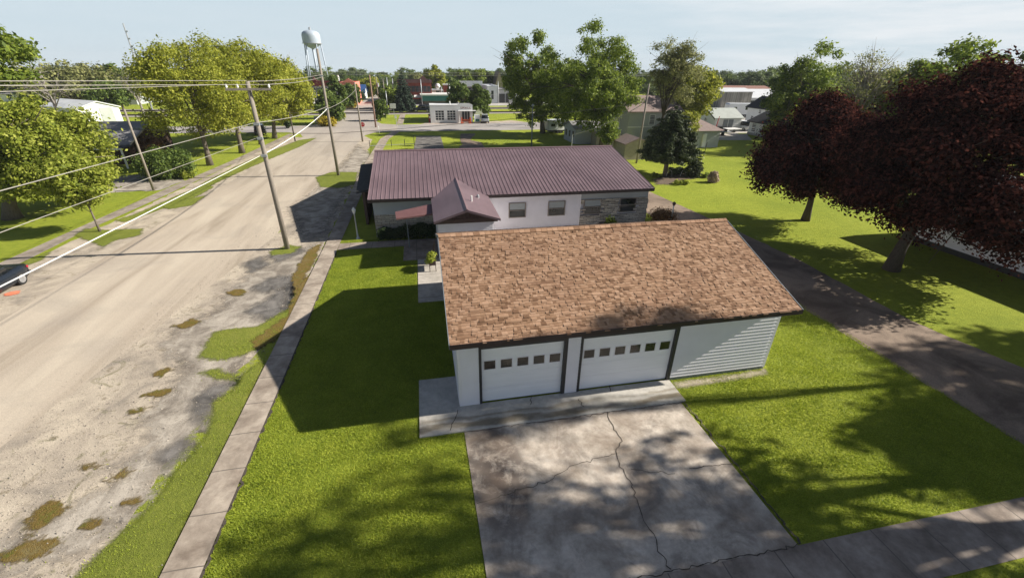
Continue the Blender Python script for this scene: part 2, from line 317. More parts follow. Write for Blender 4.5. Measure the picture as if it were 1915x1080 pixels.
M['l_red'] = leafmat('dark_red_maple_leaves', (0.014, 0.006, 0.006), (0.042, 0.017, 0.016), (0.18, 0.062, 0.046), 0.28); M['l_red'].node_tree.nodes['Principled BSDF'].inputs['Specular IOR Level'].default_value = .0
M['l_con'] = leafmat('conifer_needles', (0.030, 0.048, 0.020), (0.058, 0.080, 0.030), (0.10, 0.12, 0.045), 0.15)
M['l_spr'] = leafmat('blue_spruce_needles', (0.025, 0.045, 0.030), (0.045, 0.075, 0.048), (0.08, 0.115, 0.07), 0.12)
M['l_gry'] = leafmat('sparse_grey_green_leaves', (0.16, 0.175, 0.07), (0.26, 0.27, 0.10), (0.37, 0.37, 0.14), 0.45)
M['l_gold'] = leafmat('golden_shrub_leaves', (0.28, 0.22, 0.02), (0.45, 0.36, 0.03), (0.55, 0.45, 0.05), 0.35)
M['l_brn'] = leafmat('bronze_leaves', (0.10, 0.05, 0.02), (0.20, 0.10, 0.035), (0.32, 0.18, 0.06), 0.3)
M['l_pale'] = leafmat('dry_ornamental_grass_blades', (0.34, 0.27, 0.19), (0.50, 0.40, 0.29), (0.60, 0.50, 0.38), 0.3)
M['grassblade'] = leafmat('grass_blades', (0.12, 0.19, 0.020), (0.33, 0.405, 0.040), (0.62, 0.64, 0.095), 0.4, w=(.35, .65), nsc=1.1, ndet=6)
M['bark'] = simple('bark', (0.15, 0.125, 0.10), 0.95, 0.35, 7, sc=(3, 3, 0.6)); M['barkdark'] = simple('dark_bark', (0.075, 0.06, 0.048), 0.95, 0.3, 6, sc=(3, 3, 0.6)); M['twig'] = simple('grey_twigs', (0.26, 0.235, 0.215), 0.95, 0.2, 4)

# ------------------------------------------------------------------ the ground
def sheet(name, pts, z, mat, rough_edge=0.0, seg=0.5, seed=1):
    """flat polygon with an optional ragged outline"""
    rr = random.Random(seed); out = []
    n = len(pts)
    for i in range(n):
        a = pts[i]; b = pts[(i+1) % n]; d = math.hypot(b[0]-a[0], b[1]-a[1]); k = max(1, int(d/seg)) if rough_edge else 1
        for j in range(k):
            t = j/k; x = a[0]+(b[0]-a[0])*t; y = a[1]+(b[1]-a[1])*t
            if rough_edge: x += rr.gauss(0, rough_edge); y += rr.gauss(0, rough_edge)
            out.append((x, y, z))
    from mathutils.geometry import tessellate_polygon
    tris = tessellate_polygon([[Vector(p) for p in out]])
    mb = MB(); mb.v = out; mb.f = [tuple(t) for t in tris]
    me_fix = []
    for t in mb.f:
        a, b, c = [Vector(out[i]) for i in t]
        me_fix.append(t if (b-a).cross(c-a).z > 0 else t[::-1])
    mb.f = me_fix
    return structure(mb.build(name, mat))
def px(*uv): return [G(u, v) for u, v in uv]
gm = MB(); gx = [-1500, -700, -420, -250, -120, 0, 120, 250, 420, 700, 1500]; gy = [-60, 0, 60, 120, 200, 300, 340, 380, 460, 600, 900, 1400, 2000]
for yy in gy:
    for xx in gx: gm.v.append((xx, yy, -max(0.0, math.hypot(xx, yy)-340)*0.05 if math.hypot(xx, yy) > 340 else 0.0))
for j in range(len(gy)-1):
    for i in range(len(gx)-1): a = j*len(gx)+i; gm.f.append((a, a+1, a+len(gx)+1, a+len(gx)))
structure(gm.build('ground', M['lawn']))
sheet('main_road', [(-21.2, -25), (-20.9, 20), (-20.4, 45), (-20.2, 70), (-21.4, 74), (-24, 76.3), (-24, 86), (-21.5, 88), (-20.8, 92), (-19.6, 125), (-18.3, 180), (-18.5, 320), (-11, 320), (-10.2, 180), (-9.9, 130), (-9.8, 92), (-8.5, 88), (-5, 86), (-5, 75.5), (-8.8, 74.5), (-10.2, 71), (-11.0, 40), (-11.5, 20), (-13.5, 8), (-15.0, -1), (-16, -25)], 0.010, M['road'])
sheet('shoulder', [(-16.3, -25), (-15.2, -1), (-13.6, 8), (-11.6, 20), (-11.2, 40), (-10.4, 71), (-8.6, 66), (-7.9, 40), (-7.75, 20), (-7.75, 8.0), (-8.6, 4), (-9.2, 0), (-9.3, -25)], 0.006, M['shoulder'], 0.10, 0.5, 3)
sheet('cross_street', [(-5.2, 86), (20, 87.5), (60, 91), (140, 96), (140, 84), (60, 78), (20, 75.3), (-5.2, 75.2)], 0.009, M['crossroad'])
sheet('cross_street', [(-23.8, 76.4), (-23.8, 86), (-160, 92), (-160, 82)], 0.009, M['crossroad'])
sheet('station_forecourt', [(-0.5, 86.2), (0.5, 89), (12.5, 89), (20, 92), (23, 87.6)], 0.013, asph('pale_forecourt', (0.38, 0.31, 0.25), (0.52, 0.44, 0.37), 0.5), 0.15, 1.0, 5)
# left kerb strip: sandy parking verge beyond the road
sheet('left_verge_ground', [(-25.0, -10), (-24.9, 20), (-23.6, 45), (-22.4, 70), (-19.5, 70), (-19.5, 45), (-20.0, 20), (-20.0, -10)], 0.005, M['shoulder'], 0.08, 0.6, 7)
sheet('left_sidewalk', [(-26.9, -10), (-26.7, 15), (-26.2, 24.4), (-25.6, 34.8), (-24.4, 50), (-23.4, 74), (-22.2, 74), (-23.3, 50), (-24.5, 32), (-25.3, 23), (-25.3, 15), (-25.4, -10)], 0.014, conc('left_sidewalk_concrete', (0.22, 0.18, 0.145), (0.38, 0.33, 0.28), ('Y', 1.5)))
sheet('sidewalk', [(-7.66, -30), (-7.66, 16.6), (-7.8, 45), (-7.3, 66), (-5.6, 76), (-4.2, 76), (-5.9, 66), (-6.5, 45), (-6.72, 16.6), (-6.72, -30)], 0.055, M['walk'])
sheet('sidewalk', [(-5.4, 87), (-5.2, 112), (-3.9, 112), (-4.1, 87)], 0.03, M['walk'])
sheet('cross_sidewalk', [(-6.7, -8.2), (45, -8.2), (45, -6.82), (-6.7, -6.82)], 0.018, M['walkx'])
sheet('driveway', [(0.10, -6.82), (8.22, -6.82), (8.10, -1.25), (0.02, -1.25)], 0.022, M['driveway'])
sheet('driveway', [(0.10, -30), (8.22, -30), (8.22, -8.2), (0.10, -8.2)], 0.022, M['driveway'])
structure(MB().box(-1.47, 8.32, -1.25, 0.0, -0.05, 0.045).box(-1.47, -0.02, 0.0, 1.75, -0.05, 0.045).build('driveway_apron', M['apron']))
structure(MB().box(-1.45, -0.02, 8.2, 13.9, -0.05, 0.03).build('garden_path', conc('path_concrete', (0.36, 0.33, 0.29), (0.50, 0.46, 0.41), ('Y', 1.45))))
structure(MB().box(-2.35, -0.07, 13.92, 17.6, -0.05, 0.05).build('porch_slab', M['walkx']))
structure(MB().box(-6.70, -2.37, 16.5, 17.65, -0.05, 0.04).build('garden_path', M['walkx']))
sheet('bounce_slab', [(0.1, 10.0), (17.5, 10.0), (17.5, 18.55), (0.1, 18.55)], 0.012, conc('bounce_slab_concrete', (0.30, 0.27, 0.24), (0.46, 0.42, 0.38)), 0.0)  # unseen slab added to keep green lawn bounce off the house wall
sheet('side_drive', [(18.4, -6.8), (18.3, 3), (17.9, 19), (17.6, 38), (20.5, 40), (21.6, 27), (22.5, 18), (23.1, 10), (22.7, 2), (23.6, -2), (24.2, -6.8)], 0.012, M['drive'], 0.03, 0.5, 11)
sheet('far_drive', px((773, 282), (779, 254), (824, 254), (832, 282)), 0.011, M['asph_dark'])
sheet('far_drive', px((878, 262), (900, 266), (912, 284), (850, 284), (866, 270), (860, 262), (862, 250), (890, 250)), 0.011, M['drive'], 0.06, 0.8, 2)
sheet('far_drive', px((1340, 262), (1405, 262), (1398, 250), (1330, 248)), 0.011, asph('pale_gravel_yard', (0.40, 0.37, 0.33), (0.52, 0.48, 0.43), 0.3), 0.1, 1, 2)
sheet('far_yard', [(58, 66), (96, 72), (128, 128), (70, 130), (48, 82)], 0.010, asph('pale_gravel_lot', (0.38, 0.35, 0.32), (0.52, 0.49, 0.45), 0.2), 0.3, 2, 2)
sheet('left_drive', px((160, 362), (300, 356), (345, 338), (330, 322), (190, 332), (120, 350)), 0.011, M['asph'], 0.1, 0.6, 4)
# railway
sheet('railway_bed', [(-160, 116), (160, 124), (160, 131), (-160, 123)], 0.02, M['ballast'], 0.2, 3, 4)
sheet('railway_bed', [(-160, 103.5), (-5.2, 107), (160, 112), (160, 117), (-5.2, 112), (-160, 108)], 0.018, M['ballast'], 0.2, 3, 4)
for yy in (107.2, 108.7, 118.5, 120.0):
    structure(MB().prism([(-160, yy-1.2, 0.02), (-160, yy-1.05, 0.02), (-160, yy-1.05, 0.2), (-160, yy-1.2, 0.2)], (320, 8, 0)).build('railway_track', M['rail']))
sheet('town_lot', [(14, 132), (70, 136), (74, 160), (15, 156)], 0.012, asph('pale_lot', (0.36, 0.34, 0.33), (0.48, 0.46, 0.44), 0.15), 0.2, 3, 4)
sheet('town_lot', [(-8.5, 134), (13, 133), (13, 150), (-8.5, 150)], 0.012, asph('pale_lot_front', (0.38, 0.36, 0.34), (0.50, 0.48, 0.45), 0.15), 0.2, 3, 4)
sheet('town_lot', [(-55, 127), (-20, 129), (-20, 149), (-55, 149)], 0.012, asph('pale_lot_left', (0.38, 0.35, 0.33), (0.50, 0.47, 0.44), 0.15), 0.2, 3, 4)
# grass patches and old asphalt patches along the verge, one painting in house shadow
def inpoly(P, X, Yy):
    k = np.zeros(X.shape, bool); n = len(P)
    for i in range(n):
        (x1, y1), (x2, y2) = P[i], P[(i+1) % n]; c = ((y1 > Yy) != (y2 > Yy)) & (X < (x2-x1)*(Yy-y1)/(y2-y1+1e-12)+x1); k ^= c
    return k
def sdist(P, X, Yy):
    d = np.full(X.shape, 1e9); n = len(P)
    for i in range(n):
        (x1, y1), (x2, y2) = P[i], P[(i+1) % n]; dx, dy = x2-x1, y2-y1; t = np.clip(((X-x1)*dx+(Yy-y1)*dy)/(dx*dx+dy*dy+1e-12), 0, 1); d = np.minimum(d, np.hypot(X-x1-t*dx, Yy-y1-t*dy))
    return np.where(inpoly(P, X, Yy), d, -d)
def ragged(mat, amp, soft, sc=2.2):
    """copy of a ground material that breaks up raggedly where the 'edge' distance falls to zero"""
    m = mat.copy(); t = m.node_tree; N = t.nodes; at = N.new('ShaderNodeAttribute'); at.attribute_name = 'edge'; nz_ = N.new('ShaderNodeTexNoise'); nz_.inputs['Scale'].default_value = sc; nz_.inputs['Detail'].default_value = 7; nz_.inputs['Roughness'].default_value = .72; nz_.inputs['Distortion'].default_value = .4
    g_ = N.new('ShaderNodeNewGeometry'); t.links.new(g_.outputs['Position'], nz_.inputs['Vector'])
    a = N.new('ShaderNodeMath'); a.operation = 'MULTIPLY_ADD'; a.inputs[1].default_value = amp; a.inputs[2].default_value = -amp*.5; t.links.new(nz_.outputs['Fac'], a.inputs[0])
    b = N.new('ShaderNodeMath'); b.operation = 'ADD'; t.links.new(a.outputs[0], b.inputs[0]); t.links.new(at.outputs['Fac'], b.inputs[1])
    c = N.new('ShaderNodeMapRange'); c.inputs['From Min'].default_value = -soft; c.inputs['From Max'].default_value = soft; t.links.new(b.outputs[0], c.inputs['Value'])
    t.links.new(c.outputs[0], N['Principled BSDF'].inputs['Alpha']); return m
GRASSP = []; MOSSP = []
def patches(name, polys, z, mat, e=0.07, seg=0.28, seed=20, amp=1.6, soft=.1, grow=0.0, cell=.16):
    rm = ragged(mat, amp, soft)
    for i, p in enumerate(polys):
        P = px(*p) if len(p[0]) == 2 and abs(p[0][0]) > 60 or max(abs(q[1]) for q in p) > 60 else px(*p)
        xs = [q[0] for q in P]; ys = [q[1] for q in P]; mg = min(amp*.5, .6); dm = max(max(xs)-min(xs), max(ys)-min(ys)); cl = max(cell, dm/150)
        gx_ = np.arange(min(xs)-mg, max(xs)+mg, cl); gy_ = np.arange(min(ys)-mg, max(ys)+mg, cl); XX, YY = np.meshgrid(gx_, gy_); sd = sdist(P, XX, YY)+grow
        nx_ = len(gx_); idx = np.arange(XX.size).reshape(XX.shape); q = np.stack([idx[:-1, :-1], idx[:-1, 1:], idx[1:, 1:], idx[1:, :-1]], -1).reshape(-1, 4); k = sd.ravel()[q].max(1) > -mg; q = q[k]
        u_, inv = np.unique(q, return_inverse=True); V = np.stack([XX.ravel()[u_], YY.ravel()[u_], np.full(len(u_), z+.0006*i)], 1)
        o = npmesh(name, V, inv.reshape(-1, 4), rm); at = o.data.attributes.new('edge', 'FLOAT', 'POINT'); at.data.foreach_set('value', sd.ravel()[u_].astype(np.float32)); structure(o)
        if 'grass' in name: GRASSP.append(P)
        if 'moss' in name: MOSSP.append(P)
patches('asphalt_or_shade_patch', [
    [(600, 452), (545, 470), (470, 505), (420, 545), (400, 580), (330, 610), (300, 650), (330, 690), (300, 740), (250, 780), (262, 830), (200, 900), (90, 960), (0, 1010), (-60, 1075), (60, 1075), (215, 1010), (320, 890), (395, 800), (445, 715), (478, 660), (540, 560), (590, 490)],
    [(566, 450), (603, 450), (655, 350), (700, 290), (668, 270), (640, 305), (600, 345), (536, 392)]], 0.014, M['asph'], 0.12, 0.4, amp=3.4, soft=.45, grow=-.25)  # second outline follows the house's cast shadow: shade painted into the ground
patches('dark_asphalt_patch', [
    [(455, 585), (500, 560), (540, 530), (530, 580), (505, 600), (480, 590)], [(470, 540), (505, 520), (555, 515), (540, 535), (500, 548)], [(360, 745), (400, 722), (432, 718), (405, 745), (380, 790), (363, 780)],
    [(295, 850), (330, 830), (350, 820), (345, 850), (315, 868)], [(500, 478), (560, 462), (570, 470), (520, 490)], [(455, 492), (490, 480), (500, 495), (470, 510)]], 0.020, M['asph_dark'], amp=1.0, soft=.3)
patches('verge_grass', [
    [(60, 1140), (140, 1080), (215, 1005), (255, 975), (300, 930), (320, 890), (360, 850), (395, 800), (402, 750), (440, 728), (455, 700), (470, 690), (489, 676), (482, 705), (450, 780), (400, 880), (352, 970), (300, 1080), (280, 1140)],
    [(372, 668), (388, 640), (400, 622), (440, 614), (480, 612), (545, 575), (556, 545), (566, 545), (552, 590), (520, 630), (478, 655), (430, 672), (395, 672)],
    [(373, 698), (405, 690), (440, 703), (446, 712), (410, 708)], [(505, 470), (540, 458), (562, 462), (545, 474), (510, 478)],
    [(590, 332), (620, 322), (668, 322), (664, 345), (636, 352), (600, 350)], [(696, 268), (712, 268), (700, 300), (690, 296)]], 0.024, M['verge'], 0.08, amp=.7, soft=.12)
patches('moss_patch', [
    [(470, 640), (500, 618), (535, 590), (558, 530), (580, 515), (572, 545), (550, 600), (512, 640), (480, 655)], [(545, 520), (575, 470), (600, 455), (592, 480), (570, 520), (552, 545)],
    [(48, 995), (70, 950), (100, 928), (112, 945), (135, 950), (100, 970), (60, 1002)], [(-10, 1040), (60, 1012), (125, 1003), (100, 1030), (50, 1050), (0, 1056)], [(198, 895), (225, 880), (250, 882), (235, 896), (205, 902)],
    [(148, 872), (180, 866), (190, 872), (160, 880)], [(282, 700), (305, 690), (325, 690), (300, 706)], [(245, 768), (265, 758), (285, 762), (262, 774)], [(270, 740), (300, 728), (322, 730), (290, 748)], [(150, 985), (185, 970), (200, 976), (170, 992)], [(420, 548), (450, 540), (465, 545), (440, 556)], [(320, 610), (360, 598), (380, 600), (350, 616)], [(230, 940), (250, 932), (258, 940), (240, 948)]], 0.031, M['rust'], 0.07, amp=1.0, soft=.07)
patches('left_verge_grass', [
    [(140, 440), (160, 428), (205, 430), (268, 428), (262, 440), (215, 450), (195, 462), (170, 452)], [(40, 492), (75, 478), (95, 470), (80, 486), (52, 496)], [(215, 412), (250, 402), (300, 380), (345, 360), (385, 345), (400, 350), (360, 372), (300, 392), (262, 406), (232, 416)],
    [(300, 384), (350, 372), (385, 366), (360, 384), (315, 392)], [(375, 345), (440, 312), (500, 285), (560, 262), (592, 258), (560, 275), (480, 308), (420, 335), (390, 350)]], 0.024, M['verge'], 0.08, amp=.7, soft=.12)
patches('bare_soil_strip', [[(1262, 716), (1340, 706), (1400, 697), (1430, 691), (1433, 698), (1380, 708), (1300, 720), (1268, 724)]], 0.018, M['shoulder'], .05, .3, 50, amp=.4, soft=.12, cell=.08)
patches('orange_paint_mark', [[(8, 550), (22, 546), (38, 544), (36, 549), (20, 553), (10, 554)]], 0.036, M['paintorange'], 0.01, 0.3, amp=.25, soft=.05, cell=.06)
# driveway cracks, and the lawn edge shade painted as a dark strip
def crack_or_shade(pts, w=0.03, z=0.030, seed=1):
    rr = random.Random(seed); P = []
    for (a, b) in zip(pts, pts[1:]):
        d = math.hypot(b[0]-a[0], b[1]-a[1]); k = max(2, int(d/0.12))
        for j in range(k): t = j/k; P.append((a[0]+(b[0]-a[0])*t+rr.gauss(0, 0.03), a[1]+(b[1]-a[1])*t+rr.gauss(0, 0.03)))
    P.append(pts[-1]); mb = MB()
    for i in range(len(P)-1):
        (x0, y0), (x1, y1) = P[i], P[i+1]; dx, dy = x1-x0, y1-y0; l = math.hypot(dx, dy)+1e-6; nx, ny = -dy/l*w/2*rr.uniform(.6, 1.3), dx/l*w/2*rr.uniform(.6, 1.3)
        mb.poly([(x0-nx, y0-ny, z), (x1-nx, y1-ny, z), (x1+nx, y1+ny, z), (x0+nx, y0+ny, z)])
    for i, f in enumerate(mb.f):
        a, b, c = [Vector(mb.v[j]) for j in f[:3]]
        if (b-a).cross(c-a).z < 0: mb.f[i] = f[::-1]
    structure(mb.build('crack_or_edge_shade', M['crack_or_shade']))
crack_or_shade(px((1134, 768), (1142, 790), (1162, 825), (1152, 845), (1158, 872), (1180, 905), (1195, 950), (1215, 990), (1235, 1030), (1255, 1065)), 0.024, seed=1)
crack_or_shade(px((1150, 848), (1110, 858), (1075, 870), (1050, 885), (1010, 905), (960, 920), (892, 942)), 0.017, seed=2)
crack_or_shade(px((1290, 878), (1330, 870), (1372, 866)), 0.02, seed=3); crack_or_shade(px((1180, 878), (1230, 884), (1262, 886)), 0.015, seed=4)
crack_or_shade(px((1137, 716), (1141, 733)), 0.03, 0.052, 5); crack_or_shade(px((1080, 746), (1092, 762)), 0.025, 0.052, 6); crack_or_shade(px((994, 741), (992, 758)), 0.03, 0.052, 7); crack_or_shade(px((856, 770), (842, 806)), 0.03, 0.052, 8)
crack_or_shade([(0.05, -1.30), (2, -1.28), (4, -1.31), (6, -1.28), (8.2, -1.30)], 0.02, seed=9)
crack_or_shade([(-6.69, -8), (-6.70, 4), (-6.70, 15.9)], 0.085, 0.05, seed=12)  # shade of the raised lawn edge, painted as a dark strip
crack_or_shade([(0.1, -6.80), (8.3, -6.80)], 0.022, seed=10); crack_or_shade([(8.22, -1.3), (8.28, -4), (8.3, -6.8)], 0.05, seed=11)

# ------------------------------------------------------------------ siding, roofs
def siding(mb, x0, x1, y, z0, z1, course=0.150, d=0.030, ny=-1, axis='x'):
    """lap siding on a wall whose outward normal is ny along the other axis"""
    n = max(1, round((z1-z0)/course)); h = (z1-z0)/n
    for i in range(n):
        a = z0+i*h; b = a+h
        if axis == 'x':
            p = [(x0, y+ny*d, a), (x1, y+ny*d, a), (x1, y, b), (x0, y, b)]; q = [(x0, y, a), (x1, y, a), (x1, y+ny*d, a), (x0, y+ny*d, a)]
            if ny > 0: p, q = p[::-1], q[::-1]
        else:
            p = [(y+ny*d, x1, a), (y+ny*d, x0, a), (y, x0, b), (y, x1, b)]; q = [(y, x1, a), (y, x0, a), (y+ny*d, x0, a), (y+ny*d, x1, a)]
            if ny > 0: p, q = p[::-1], q[::-1]
        mb.poly(p); mb.poly(q)
    return mb
# garage -----------------------------------------------------------
g = thing('garage', 'white sided double garage with brown shingle roof and concrete drive in front', 'garage', (6.3, 4.7, 0))
GW, GD = 12.61, 9.4; D1, D2, D3, D4, DH = 0.82, 3.82, 4.53, 8.19, 2.45
w = MB(); ZT = 3.02
siding(w, 0.09, D1-0.10, 0, 0.05, ZT); siding(w, D2+0.13, D3-0.09, 0, 0.05, ZT); siding(w, D4+0.13, GW-0.09, 0, 0.16, ZT)
siding(w, D1-0.10, D2+0.13, 0, DH+0.10, ZT); siding(w, D3-0.09, D4+0.13, 0, DH+0.10, ZT)
siding(w, 0.09, GD-0.09, 0, 0.05, ZT, ny=-1, axis='y'); siding(w, 0.09, GD-0.09, GW, 0.16, ZT, ny=1, axis='y')
siding(w, 0.09, GW-0.09, GD, 0.16, ZT, ny=1)
for X, nyy in ((0, -1), (GW, 1)):   # gable triangles
    n = 12; zr = 4.80
    for i in range(n):
        a = ZT+(zr-ZT)*i/n; b = ZT+(zr-ZT)*(i+1)/n; k = 1-i/n; k2 = 1-(i+1)/n; c = 4.7
        p = [(X+nyy*0.014, c+4.7*k, a), (X+nyy*0.014, c-4.7*k, a), (X, c-4.7*k2, b), (X, c+4.7*k2, b)]
        w.poly(p if nyy < 0 else p[::-1])
w.box(0.02, GW-0.02, GD-0.06, GD-0.03, 0, ZT)
w.build('wall', M['siding'], g)
MB().box(-0.02, 0.09, -0.02, 0.09, 0.04, ZT).build('corner_trim', M['siding'], g); MB().box(GW-0.09, GW+0.02, -0.02, 0.09, 0.1, ZT).build('corner_trim', M['siding'], g)
MB().box(-0.02, 0.09, GD-0.09, GD+0.02, 0.04, ZT).build('corner_trim', M['siding'], g); MB().box(GW-0.09, GW+0.02, GD-0.09, GD+0.02, 0.1, ZT).build('corner_trim', M['siding'], g)
MB().box(D4+0.16, GW+0.004, -0.005, 0.1, -0.05, 0.15).box(GW-0.1, GW+0.004, 0.1, GD, -0.05, 0.15).build('foundation', M['trim_grey'], g)
RY, RZ, EZ, EO, GO = 4.69, 4.96, 3.16, 0.60, 0.26
sl = (RZ-EZ)/(RY+EO); BY = 2*RY+EO
MB().prism([(-GO, -EO, EZ-0.05), (-GO, RY, RZ-0.05), (-GO, BY, EZ-0.05), (-GO, BY, EZ-0.16), (-GO, RY, RZ-0.16), (-GO, -EO, EZ-0.16)], (GW+2*GO, 0, 0)).build('soffit', M['trim_grey'], g)
MB().box(-GO-0.01, GW+GO+0.01, -EO-0.025, -EO-0.002, EZ-0.20, EZ-0.01).build('fascia', M['fascia'], g); MB().box(-GO-0.01, GW+GO+0.01, BY+0.002, BY+0.025, EZ-0.20, EZ-0.01).build('fascia', M['fascia'], g)
for X in (-GO-0.028, GW+GO+0.004):
    MB().prism([(X, -EO, EZ-0.02), (X, RY, RZ-0.02), (X, BY, EZ-0.02), (X, BY, EZ-0.18), (X, RY, RZ-0.18), (X, -EO, EZ-0.18)], (0.024, 0, 0)).build('bargeboard', M['trim_grey'], g)
def shingle_roof():
    V = []; Fs = []
    SLn = math.hypot(RY+EO, RZ-EZ); ex = 0.128; nc = int(SLn/ex)+1
    for side in (0, 1):
        for c in range(nc):
            s0 = c*ex; s1 = min(SLn, s0+ex+0.03); x = -GO-random.uniform(0, .25)
            while x < GW+GO:
                wd = random.choice((0.08, 0.11, 0.13, 0.15, 0.18, 0.2)); xa = max(x, -GO); xb = min(x+wd, GW+GO); x += wd
                if xb-xa < 0.03: continue
                th = random.choice((0.008, 0.016, 0.03)); drop = 0.05 if th > .02 else random.choice((0, 0.015))
                def P(s, h, xx):
                    t = s/SLn; y = -EO+(RY+EO)*t; z = EZ-0.05+(RZ-EZ)*t; cs = (RY+EO)/SLn; sn = (RZ-EZ)/SLn
                    yy = y-h*sn; zz = z+h*cs
                    if side: yy = 2*RY-yy
                    return (xx, yy, zz)
                n = len(V); a = max(s0-drop, -0.03)
                V.extend([P(a, 0, xa), P(a, 0, xb), P(a, th+.004, xb), P(a, th+.004, xa), P(s1, .003, xb), P(s1, .003, xa)])
                q = [(0, 1, 2, 3), (3, 2, 4, 5), (0, 3, 5, 5), (1, 4, 2, 2)]
                for k, f in enumerate(q[:2]): Fs.append([n+i for i in (f if not side else f[::-1])])
    return npmesh('roof', V, np.array(Fs), M['shingle'], g, (6.3, 4.7, 0))
shingle_roof()
rc = MB(); x = -GO
while x < GW+GO:
    e = min(x+0.24, GW+GO); zz_ = RZ+0.028
    rc.prism([(x, RY-0.15, zz_-0.15*sl-0.022), (x, RY, zz_+.004), (x, RY+0.15, zz_-0.15*sl-0.022), (x, RY+0.15, zz_-0.15*sl-0.05), (x, RY, zz_-0.02), (x, RY-0.15, zz_-0.15*sl-0.05)][::-1], (e-x-.012, 0, 0)); x = e
rc.build('ridge_cap', M['shingle'], g)
def gdoor(x0, x1, npan, labels):
    d = MB(); rows = 4; hh = (DH-0.02)/rows; y = 0.09
    wy0, wy1 = 1.50, 1.86
    for r in range(rows): d.box(x0, x1, y, y+0.05, 0.05+r*(DH-0.06)/rows, 0.05+(r+1)*(DH-0.06)/rows-0.012)
    d.box(x0+0.01, x1-0.01, y+0.01, y+0.045, 0.05, DH)
    dd = d.build('garage_door', M['door_white'], g)
    if labels: dd['label'] = labels
    span = (x1-x0)/npan
    for i in range(npan):
        cx = x0+span*(i+0.5)+0.0; fr = MB(); ww = 0.20 if npan == 5 else 0.2
        for bx in ((cx-ww-0.03, cx+ww+0.03, wy0-0.03, wy0), (cx-ww-0.03, cx+ww+0.03, wy1, wy1+0.03), (cx-ww-0.03, cx-ww, wy0, wy1), (cx+ww, cx+ww+0.03, wy0, wy1)):
            fr.box(bx[0], bx[1], y-0.012, y+0.002, bx[2], bx[3])
        wn = fr.build('window', M['siding'], dd)
        MB().box(cx-ww, cx+ww, y-0.005, y+0.001, wy0, wy1).build('window_pane', M['glass'], dd)
gdoor(D1, D2, 5, 'white garage door with five small windows'); gdoor(D3, D4, 6, 'wider white garage door with six small windows')
for a, b in ((D1, D2), (D3, D4)):
    MB().box(a-0.10, a-0.003, -0.03, 0.14, 0.046, DH+0.10).box(b+0.003, b+0.13, -0.03, 0.14, 0.046, DH+0.10).box(a-0.003, b+0.003, -0.03, 0.14, DH+0.003, DH+0.10).build('door_frame', M['trim_dark'], g)
MB().box(0.1, GW-0.1, 0.16, 0.22, 0, ZT).build('inner_wall', M['trim_grey'], g)

# long house ---------------------------------------------------------
h = thing('house', 'low white and stone house with purple metal roof behind the garage', 'house', (6.1, 25, 0))
HX0, HX1, HY0, HY1 = -4.30, 16.49, 18.6, 35.3; HE, HR, HRY, EY = 2.92, 4.63, 26.97, 18.04
EX0, EX1 = -4.52, 16.63
w = MB(); siding(w, 3.4, 10.95, HY0, 0.1, 2.8, 0.15, .03); siding(w, -4.2, HX1, HY1, 0.1, 2.8, ny=1)
siding(w, HY0+2.2, HY1, HX1, 0.1, 2.8, ny=1, axis='y'); siding(w, HY0+0.1, HY1, HX0, 0.1, 2.8, ny=-1, axis='y'); w.box(HX0+0.05, HX1-0.05, HY0+0.1, HY1-0.1, 0, 2.78)
for X, sg in ((HX0, -1), (HX1, 1)):
    p = [(X, HY1, 2.8), (X, HY0, 2.8), (X, HRY, 4.42)]; w.poly(p if sg < 0 else p[::-1])
w.build('wall', M['siding'], h)
w = MB(); siding(w, HX0, 0.0, HY0, 1.65, 2.8, 0.2, 0.008); w.build('upper_wall_panel', M['greyshed'], h)
w = MB(); siding(w, 10.95, HX1, HY0, 2.1, 2.8, 0.2, 0.006); w.build('upper_wall_panel', M['greyshed'], h)
def stonewall(mb, x0, x1, y, z0, z1, ax='x', sg=-1, holes=()):
    z = z0
    while z < z1-0.02:
        hh = random.uniform(0.10, 0.17); e = min(z+hh, z1); x = x0
        while x < x1-0.01:
            e2 = min(x+random.uniform(0.2, 0.7), x1); cx = (x+e2)/2; cz = (z+e)/2
            if not any(a < cx < b and c < cz < d for a, b, c, d in holes):
                o = random.uniform(0.03, 0.13)
                if ax == 'x': mb.box(x+.004, e2-.004, y+(sg*o if sg < 0 else 0), y+(0 if sg < 0 else o), z+.004, e-.004)
                else: mb.box(y+(sg*o if sg < 0 else 0), y+(0 if sg < 0 else o), x+.004, e2-.004, z+.004, e-.004)
            x = e2
        z = e
s = MB(); stonewall(s, HX0, 0.02, HY0+0.01, 0, 1.65); s.build('stone_veneer', M['stone'], h)
s = MB(); stonewall(s, 10.95, HX1, HY0+0.01, 0, 2.1, holes=((11.2, 12.72, 0.9, 2.2), (14.12, 15.55, 0.9, 2.2))); s.build('stone_veneer', M['stone'], h)
s = MB(); stonewall(s, HY0, HY0+2.2, HX1-0.01, 0, 2.1, 'y', 1); s.build('stone_veneer', M['stone'], h)
MB().prism([(EX0, EY, HE-0.02), (EX0, HRY, HR-0.02), (EX0, 2*HRY-EY, HE-0.02), (EX0, 2*HRY-EY, HE-0.14), (EX0, HRY, HR-0.14), (EX0, EY, HE-0.14)], (EX1-EX0, 0, 0)).build('roof_deck', M['fascia'], h)
MB().box(EX0-0.01, EX1+0.01, EY-0.03, EY-0.003, HE-0.24, HE-0.005).build('fascia', M['fascia'], h)
rf = MB()
